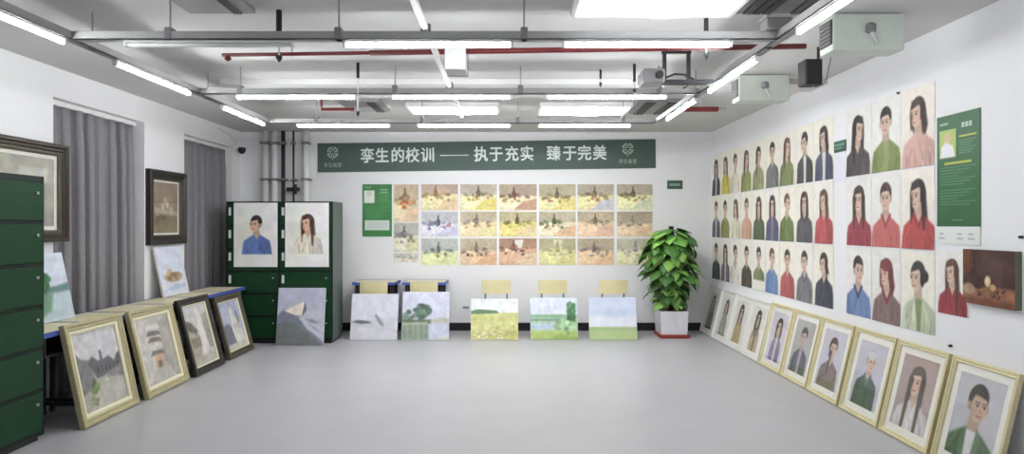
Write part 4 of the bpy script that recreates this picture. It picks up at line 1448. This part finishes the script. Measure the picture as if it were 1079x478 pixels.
# --- leaning on the portrait wall: white frames far away, gold frames near
DW = 0.165
WH = 0.70
gld = (
    (7.25, port_fn((220, 210, 224), 301, hair=DBR, top=(132, 116, 164), style='long', d=-0.3, inner=(224, 216, 206), hairlen=0.5, wide=0.8, zoom=1.15, oy=-0.14), 'lavender jacket, next to white frames'),
    (6.67, port_fn((176, 174, 170), 302, hair=BLACKH, top=(74, 76, 88), style='short', d=0, inner=(170, 150, 160), wide=0.95, skin=(206, 168, 150), zoom=1.2, oy=-0.2), 'dark jacket before grey'),
    (6.09, port_fn((202, 198, 216), 303, hair=DBR, top=(122, 98, 88), style='tied', d=0.4, zoom=1.2, oy=-0.2), 'brown sweater'),
    (5.49, port_fn((196, 194, 212), 304, hair=(150, 146, 148), top=(62, 84, 66), style='short', d=0.5, collar=(84, 116, 92), cap=(206, 204, 212), zoom=1.15, oy=-0.15), 'dark green coat and pale cap'),
    (4.90, port_fn((176, 152, 146), 305, hair=(74, 60, 56), top=(214, 208, 214), style='long', d=-0.5, hairlen=0.12, zoom=1.4, oy=-0.38), 'white blouse with long dark hair'),
    (4.30, port_fn((196, 196, 206), 306, hair=(40, 36, 42), top=(86, 122, 76), style='short', d=0.6, inner=(218, 216, 218), zoom=1.55, oy=-0.48, skin=(214, 172, 140)), 'green jacket over white shirt'),
)
for yfar, fn, lab in gld:
    w = 0.563
    t = framed('framed_portrait', 'gold-framed portrait on the floor, person in ' + lab, w, WH, 0.036, 0.03, 'gold', fn, 0.05, 'gold-framed portraits leaning on the wall')
    lean_to(t, XR - DW, yfar - w / 2, -PI / 2, WH, DW - 0.004)
wht = (
    (9.475, port_fn((220, 218, 212), 311, hair=BLACKH, top=(104, 104, 106), style='long', d=0, hairlen=0.2, wide=0.75, zoom=1.12, oy=-0.08), 'grey clothes nearest the plant'),
    (8.925, port_fn((240, 238, 230), 312, hair=DBR, top=(168, 172, 156), style='long', d=-0.5, hairlen=0.5, wide=0.75, zoom=1.12, oy=-0.08), 'pale grey-green clothes'),
    (8.375, port_fn((243, 240, 230), 313, hair=DBR, top=(206, 178, 112), style='long', d=0.5, hairlen=0.4, wide=0.8, zoom=1.12, oy=-0.08), 'yellow ochre clothes'),
    (7.825, port_fn((244, 241, 232), 314, hair=BLACKH, top=(196, 168, 108), style='long', d=0.4, hairlen=0.36, wide=0.8, zoom=1.12, oy=-0.08, inner=(80, 70, 70)), 'tan clothes, next to gold frames'),
)
for yfar, fn, lab in wht:
    w = 0.54
    t = framed('framed_portrait', 'white-framed portrait on the floor, person in ' + lab, w, WH - 0.02, 0.03, 0.026, 'wframe', fn, 0.045, 'white-framed portraits leaning on the wall')
    lean_to(t, XR - DW, yfar - w / 2, -PI / 2, WH - 0.02, DW - 0.004)


# --- leaning on the desk row
def village(asp):
    p = Pic(asp, 110, (206, 204, 206), 321)
    p.rect(-1, 1, 0, 0.42, (178, 178, 164), 1, 0.05)
    p.poly([(-0.5, 0.85), (-0.32, 0.66), (-0.18, 0.64), (-0.12, 0.3), (-0.5, 0.2)], (134, 132, 132), 1, 0.03)
    p.poly([(-0.22, 0.6), (-0.12, 0.67), (-0.02, 0.6), (0.02, 0.6), (0.03, 0.72), (0.07, 0.72), (0.08, 0.6), (0.2, 0.62), (0.3, 0.54), (0.38, 0.62), (0.5, 0.66), (0.5, 0.4), (-0.1, 0.38)], (112, 110, 114), 1, 0.03)
    p.poly([(0.1, 0.4), (0.5, 0.5), (0.5, 0.3), (0.2, 0.34)], (140, 138, 136), 1, 0.04)
    p.poly([(-0.3, 0.0), (0.5, 0.0), (0.5, 0.2), (0.1, 0.36), (-0.02, 0.36)], (190, 186, 178), 0.9, 0.05)
    bush(p, -0.18, 0.28, 0.09, (108, 126, 86), 14, 15)
    bush(p, -0.22, 0.12, 0.07, (130, 142, 104), 10, 16)
    bush(p, 0.08, 0.34, 0.05, (176, 180, 150), 8, 17)
    for k in range(6):
        p.rect(-0.06 + k * 0.08, -0.03 + k * 0.08, 0.44, 0.52, (78, 76, 80), 0.6, 0.02)
    p.noise(12, 0.13, 0.025)
    return p


def street(asp):
    p = Pic(asp, 110, (196, 192, 186), 322)
    p.poly([(-0.5, 1.0), (-0.1, 1.0), (-0.02, 0.3), (-0.2, 0.0), (-0.5, 0.0)], (200, 194, 190), 1, 0.04)
    p.poly([(0.5, 1.0), (0.16, 0.9), (0.12, 0.3), (0.3, 0.0), (0.5, 0.0)], (170, 166, 158), 1, 0.04)
    for k in range(5):
        y = 0.42 + 0.1 * k
        p.poly([(-0.22, y), (0.18, y - 0.02), (0.12, y + 0.05), (-0.14, y + 0.07)], ((120, 116, 112), (214, 208, 200), (132, 120, 110))[k % 3], 0.9, 0.02)
    p.rect(-0.12, 0.12, 0.22, 0.42, (196, 160, 136), 0.9, 0.03)
    p.rect(-0.06, 0.04, 0.2, 0.32, (110, 100, 96), 0.8, 0.02)
    p.poly([(-0.4, 0.0), (0.4, 0.0), (0.1, 0.22), (-0.12, 0.22)], (186, 182, 176), 0.9, 0.04)
    p.noise(12, 0.13, 0.025)
    return p


def roofs(asp):
    p = Pic(asp, 110, (196, 194, 194), 323)
    p.poly([(-0.5, 0.8), (-0.1, 0.7), (0.0, 0.4), (-0.1, 0.0), (-0.5, 0.0)], (170, 162, 146), 1, 0.04)
    p.poly([(-0.5, 0.66), (-0.12, 0.52), (-0.02, 0.56), (-0.2, 0.72), (-0.5, 0.82)], (110, 106, 100), 0.9, 0.03)
    p.poly([(0.02, 0.9), (0.1, 0.9), (0.2, 0.3), (0.1, 0.0), (0.0, 0.1)], (216, 210, 200), 1, 0.03)
    p.poly([(0.2, 0.8), (0.5, 0.86), (0.5, 0.2), (0.24, 0.24)], (158, 156, 148), 1, 0.03)
    for k in range(5):
        p.rect(-0.3 + 0.06 * k, -0.26 + 0.06 * k, 0.3, 0.46, (116, 104, 92), 0.7, 0.02)
    p.rect(-0.5, 0.5, -0.1, 0.16, (178, 172, 160), 0.9, 0.06)
    p.noise(12, 0.13, 0.025)
    return p


def harbour(asp):
    p = Pic(asp, 110, (180, 184, 204), 324)
    p.poly([(-0.5, 0.5), (-0.2, 0.56), (0.0, 0.42), (0.05, 0.0), (-0.5, 0.0)], (126, 124, 138), 1, 0.04)
    p.poly([(0.0, 0.86), (0.1, 0.86), (0.16, 0.66), (0.3, 0.6), (0.44, 0.1), (0.0, 0.1), (-0.06, 0.4)], (218, 216, 206), 1, 0.03)
    p.poly([(0.22, 0.78), (0.3, 0.76), (0.34, 0.5), (0.26, 0.5)], (134, 130, 136), 0.9, 0.03)
    p.rect(-0.5, 0.5, -0.1, 0.12, (206, 202, 186), 0.9, 0.05)
    for k in range(4):
        p.rect(0.04 + 0.08 * k, 0.07 + 0.08 * k, 0.4, 0.5, (150, 148, 150), 0.7, 0.02)
    p.noise(12, 0.13, 0.025)
    return p


def sepia(asp):
    p = Pic(asp, 110, (150, 132, 112), 325)
    p.rect(-1, 1, 0.0, 0.42, (128, 116, 92), 1, 0.08)
    p.poly([(-0.4, 0.4), (0.45, 0.34), (0.45, 0.44), (-0.4, 0.5)], (196, 180, 160), 0.8, 0.05)
    for x, y, c in ((-0.1, 0.52, (206, 186, 170)), (0.06, 0.56, (214, 196, 186)), (0.14, 0.48, (186, 150, 132)), (-0.02, 0.62, (196, 170, 154)), (0.22, 0.46, (204, 190, 176))):
        p.ell(x, y, 0.06, 0.07, c, 0.9, 0.04)
    p.ell(-0.3, 0.4, 0.08, 0.05, (184, 160, 140), 0.8, 0.05)
    p.rect(-0.6, 0.6, 0.02, 0.18, (146, 134, 104), 0.6, 0.1)
    p.noise(9, 0.14, 0.03)
    return p


def reflected_room(asp):
    p = Pic(asp, 110, (168, 166, 158), 326)  # glass reflection of the room and a white air unit, painted into the picture
    p.rect(-0.7, 0.7, 0.62, 1.1, (186, 182, 170), 1, 0.1)
    p.rect(-0.1, 0.44, 0.66, 0.84, (206, 206, 198), 0.9, 0.03)
    p.rect(0.05, 0.42, 0.08, 0.62, (150, 150, 148), 0.9, 0.05)
    for k in range(4):
        p.rect(0.07 + 0.09 * k, 0.12 + 0.09 * k, 0.1, 0.6, (136, 136, 136), 0.6, 0.03)
    p.poly([(-0.6, 0.5), (-0.2, 0.56), (0.0, 0.3), (-0.1, 0.0), (-0.6, 0.0)], (126, 124, 112), 0.9, 0.06)
    p.noise(6, 0.16, 0.05)
    return p


GL = 'framed landscapes leaning on the desk row'
lean = (
    (village, 5.245, 0.73, 0.80, -3.235, 'gold_old', 0.06, (0.03, 'slip'), 0.0, 'old gold frame with grey village painting, nearest the camera'),
    (street, 6.085, 0.74, 0.79, -3.215, 'gold_old', 0.06, (0.03, 'slip'), 0.0, 'old gold frame with pale narrow street painting'),
    (roofs, 6.885, 0.66, 0.80, -3.195, 'blackframe', 0.07, (0.014, 'slip'), 0.0, 'black-brown frame with pale rooftops painting'),
    (harbour, 7.735, 0.70, 0.735, -3.21, 'olive', 0.07, (0.014, 'slip'), 0.0, 'dark olive frame with blue-grey building painting'),
)
for fn, y, w, h, x, fm, fw, slip, mw, lab in lean:
    t = framed('framed_landscape', lab + ', leaning on desks', w, h, fw, 0.045, fm, fn, mw, GL, slip, glass=False)
    lean_to(t, x, y, PI / 2, h, {0.73: 0.165, 0.74: 0.185, 0.66: 0.2, 0.7: 0.188}[w])

# --- hanging on the window wall
t = framed('framed_landscape', 'sepia painting in dark brown frame hung between the curtains', 0.8, 0.835, 0.095, 0.06, 'blackframe', sepia, 0.02, 'framed pictures hung on the window wall', (0.014, 'olive'))
t.location = (XL, 7.4, 1.33)
t.rotation_euler = (0, 0, PI / 2)
t = framed('framed_landscape', 'large grey picture with painted room reflection in brown frame hung above near locker', 0.95, 0.84, 0.07, 0.06, 'brown', reflected_room, 0.03, 'framed pictures hung on the window wall', (0.03, 'olive'))
t.location = (XL, 5.235, 1.407)
t.rotation_euler = (0, 0, PI / 2)

# --- the two sheets taped to the locker doors
kl = LKY / 680
for x0, x1, fn, lab in ((247, 293, A(hair=BLACKH, top=(104, 126, 184), style='short', d=-1, zoom=0.9, oy=0.0, ox=0.0, low=0.22), 'portrait of person in blue jacket taped to the green locker'),
                        (301, 347, A(hair=(78, 54, 48), top=(232, 224, 208), style='long', d=-1, zoom=0.9, oy=0.02, ox=0.0, hairlen=0.33, low=0.2), 'portrait of long-haired person in cream taped to the green locker')):
    w, h = (x1 - x0) * kl, 67.5 * kl
    p = Pic(w / h, 110, (236, 235, 234), 331 + int(x0))
    p.ell(-0.13, 0.5, 0.14, 0.26, (222, 226, 204), 0.8, 0.25)
    fn = dict(fn)
    p.frame(fn.pop('ox'), fn.pop('oy'), fn.pop('zoom'))
    figure(p, **fn)
    p.frame(0, 0, 1)
    p.noise(8, 0.06, 0.03)
    o = sheet('portrait_painting', w, h, 0.003, p, 'paper')
    o.location = (((x0 + x1) / 2 - 535) * kl, LKY - 0.0185, CAMZ - (281 - 237) * kl)
    tag(o, lab, 'painting', 'portraits taped to the locker')


# ================================================================== POTTED PLANT
PX, PY = (708.5 - 535) * 8.95 / 680, 9.02
t = thing('potted_plant', 'tall leafy green plant on a moss pole in white square pot', 'potted plant', (PX, PY, 0))
pr = bmesh.new()


def sq(bm, prof):
    loops = [[bm.verts.new((sx * r, sy * r, z)) for sx, sy in ((-1, -1), (1, -1), (1, 1), (-1, 1))] for r, z in prof]
    for A_, B_ in zip(loops, loops[1:]):
        for k in range(4):
            bm.faces.new((A_[k], A_[(k + 1) % 4], B_[(k + 1) % 4], B_[k]))
    bm.faces.new(loops[0][::-1])
    bm.faces.new(loops[-1])
    return bm


obj('pot', sq(pr, [(0.178, 0.045), (0.19, 0.36), (0.19, 0.37), (0.175, 0.37), (0.17, 0.31)]), 'pot', t)
obj('base', sq(bmesh.new(), [(0.188, 0.0), (0.2, 0.015), (0.2, 0.05), (0.185, 0.05)]), 'potbase', t)
obj('soil', sq(bmesh.new(), [(0.168, 0.31), (0.168, 0.335)]), 'soil', t)
mp = obj('moss_pole', tb([(0, 0, 0.34), (0, 0, 1.42)], 0.035, 12), 'moss', t)
obj('pole_cap', bx(-0.03, 0.03, -0.03, 0.03, 1.41, 1.535, bev=0.006), 'speaker', mp)

lr = random.Random(5)
V, F, C = [], [], []
stems = bmesh.new()
LEAF = [(0.0, 0.0), (0.06, 0.30), (0.2, 0.47), (0.38, 0.5), (0.58, 0.42), (0.78, 0.24), (0.92, 0.09), (1.0, 0.0)]


def leaf(base, az, length, width, droop, tilt, color):
    d = Vector((math.cos(az), math.sin(az), 0))
    side = Vector((-math.sin(az), math.cos(az), 0))
    side = (side * math.cos(tilt) + Vector((0, 0, 1)) * math.sin(tilt)).normalized()
    b0 = len(V)
    pos = Vector(base)
    prev = 0.0
    for i, (l, wd) in enumerate(LEAF):
        a = droop * (0.35 + 0.9 * l)                     # curve down along the length
        tan = (d * math.cos(a) - Vector((0, 0, 1)) * math.sin(a)).normalized()
        pos = pos + tan * (l - prev) * length
        prev = l
        nrm = side.cross(tan).normalized()
        if nrm.z < 0:
            nrm = -nrm
        back = -tan * (0.1 * length if i < 2 else 0) * 1.0
        for s in (-1, -0.5, 0, 0.5, 1):
            w = wd * width * s
            lift = nrm * (abs(s) * 0.05 * length - (abs(s) ** 2) * 0.07 * length)
            q = pos + side * w + lift + (back if abs(s) > 0.4 else Vector((0, 0, 0)))
            V.append(tuple(q))
            k = 0.85 if s == 0 else 1.0
            C.append(lin(shade(color, 1.15 if s == 0 else k)) + (1,))
    for i in range(len(LEAF) - 1):
        for j in range(4):
            a = b0 + i * 5 + j
            F.append((a, a + 1, a + 6, a + 5))


def prof(z):
    f = (z - 0.42) / (1.48 - 0.42)
    pts = ((0, 0.2), (0.15, 0.27), (0.4, 0.37), (0.65, 0.38), (0.85, 0.34), (1.0, 0.18))
    for (a, ra), (b, rb) in zip(pts, pts[1:]):
        if f <= b:
            return ra + (rb - ra) * (f - a) / (b - a)
    return 0.08


N = 210
for i in range(N):
    z = 0.43 + (1.45 - 0.43) * ((i + lr.random()) / N) ** 0.95
    az = i * 2.39996 + lr.uniform(-0.4, 0.4)
    R = prof(z) * lr.uniform(0.62, 1.16)
    L = lr.uniform(0.16, 0.27)
    start = max(0.03, R - L * 0.5)
    base = (start * math.cos(az), start * math.sin(az) * 0.85, z + 0.05)
    g = lr.random()
    c = [(74, 118, 52), (100, 148, 68), (58, 98, 48), (128, 172, 84)][int(g * 3.999)]
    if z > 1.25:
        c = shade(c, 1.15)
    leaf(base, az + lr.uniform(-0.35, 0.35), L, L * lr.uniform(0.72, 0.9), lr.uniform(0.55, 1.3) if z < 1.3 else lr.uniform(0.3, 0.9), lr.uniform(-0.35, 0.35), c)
    tube(stems, [(0, 0, z - 0.08), (start * 0.5 * math.cos(az), start * 0.5 * math.sin(az), z + 0.02), base], 0.004, 5)
leaf((0.02, -0.1, 0.5), -1.2, 0.16, 0.12, 1.2, 0.2, (176, 176, 60))
me = bpy.data.meshes.new('foliage')
me.from_pydata(V, [], F)
at = me.color_attributes.new('Col', 'FLOAT_COLOR', 'POINT')
at.data.foreach_set('color', np.array(C, np.float32).ravel())
me.materials.append(M['leaf'])
for pl in me.polygons:
    pl.use_smooth = True
fo = bpy.data.objects.new('foliage', me)
COL.objects.link(fo)
fo.parent = t
s = fo.modifiers.new('thickness', 'SOLIDIFY')
s.thickness = 0.0012
obj('stems', stems, 'stem', t)
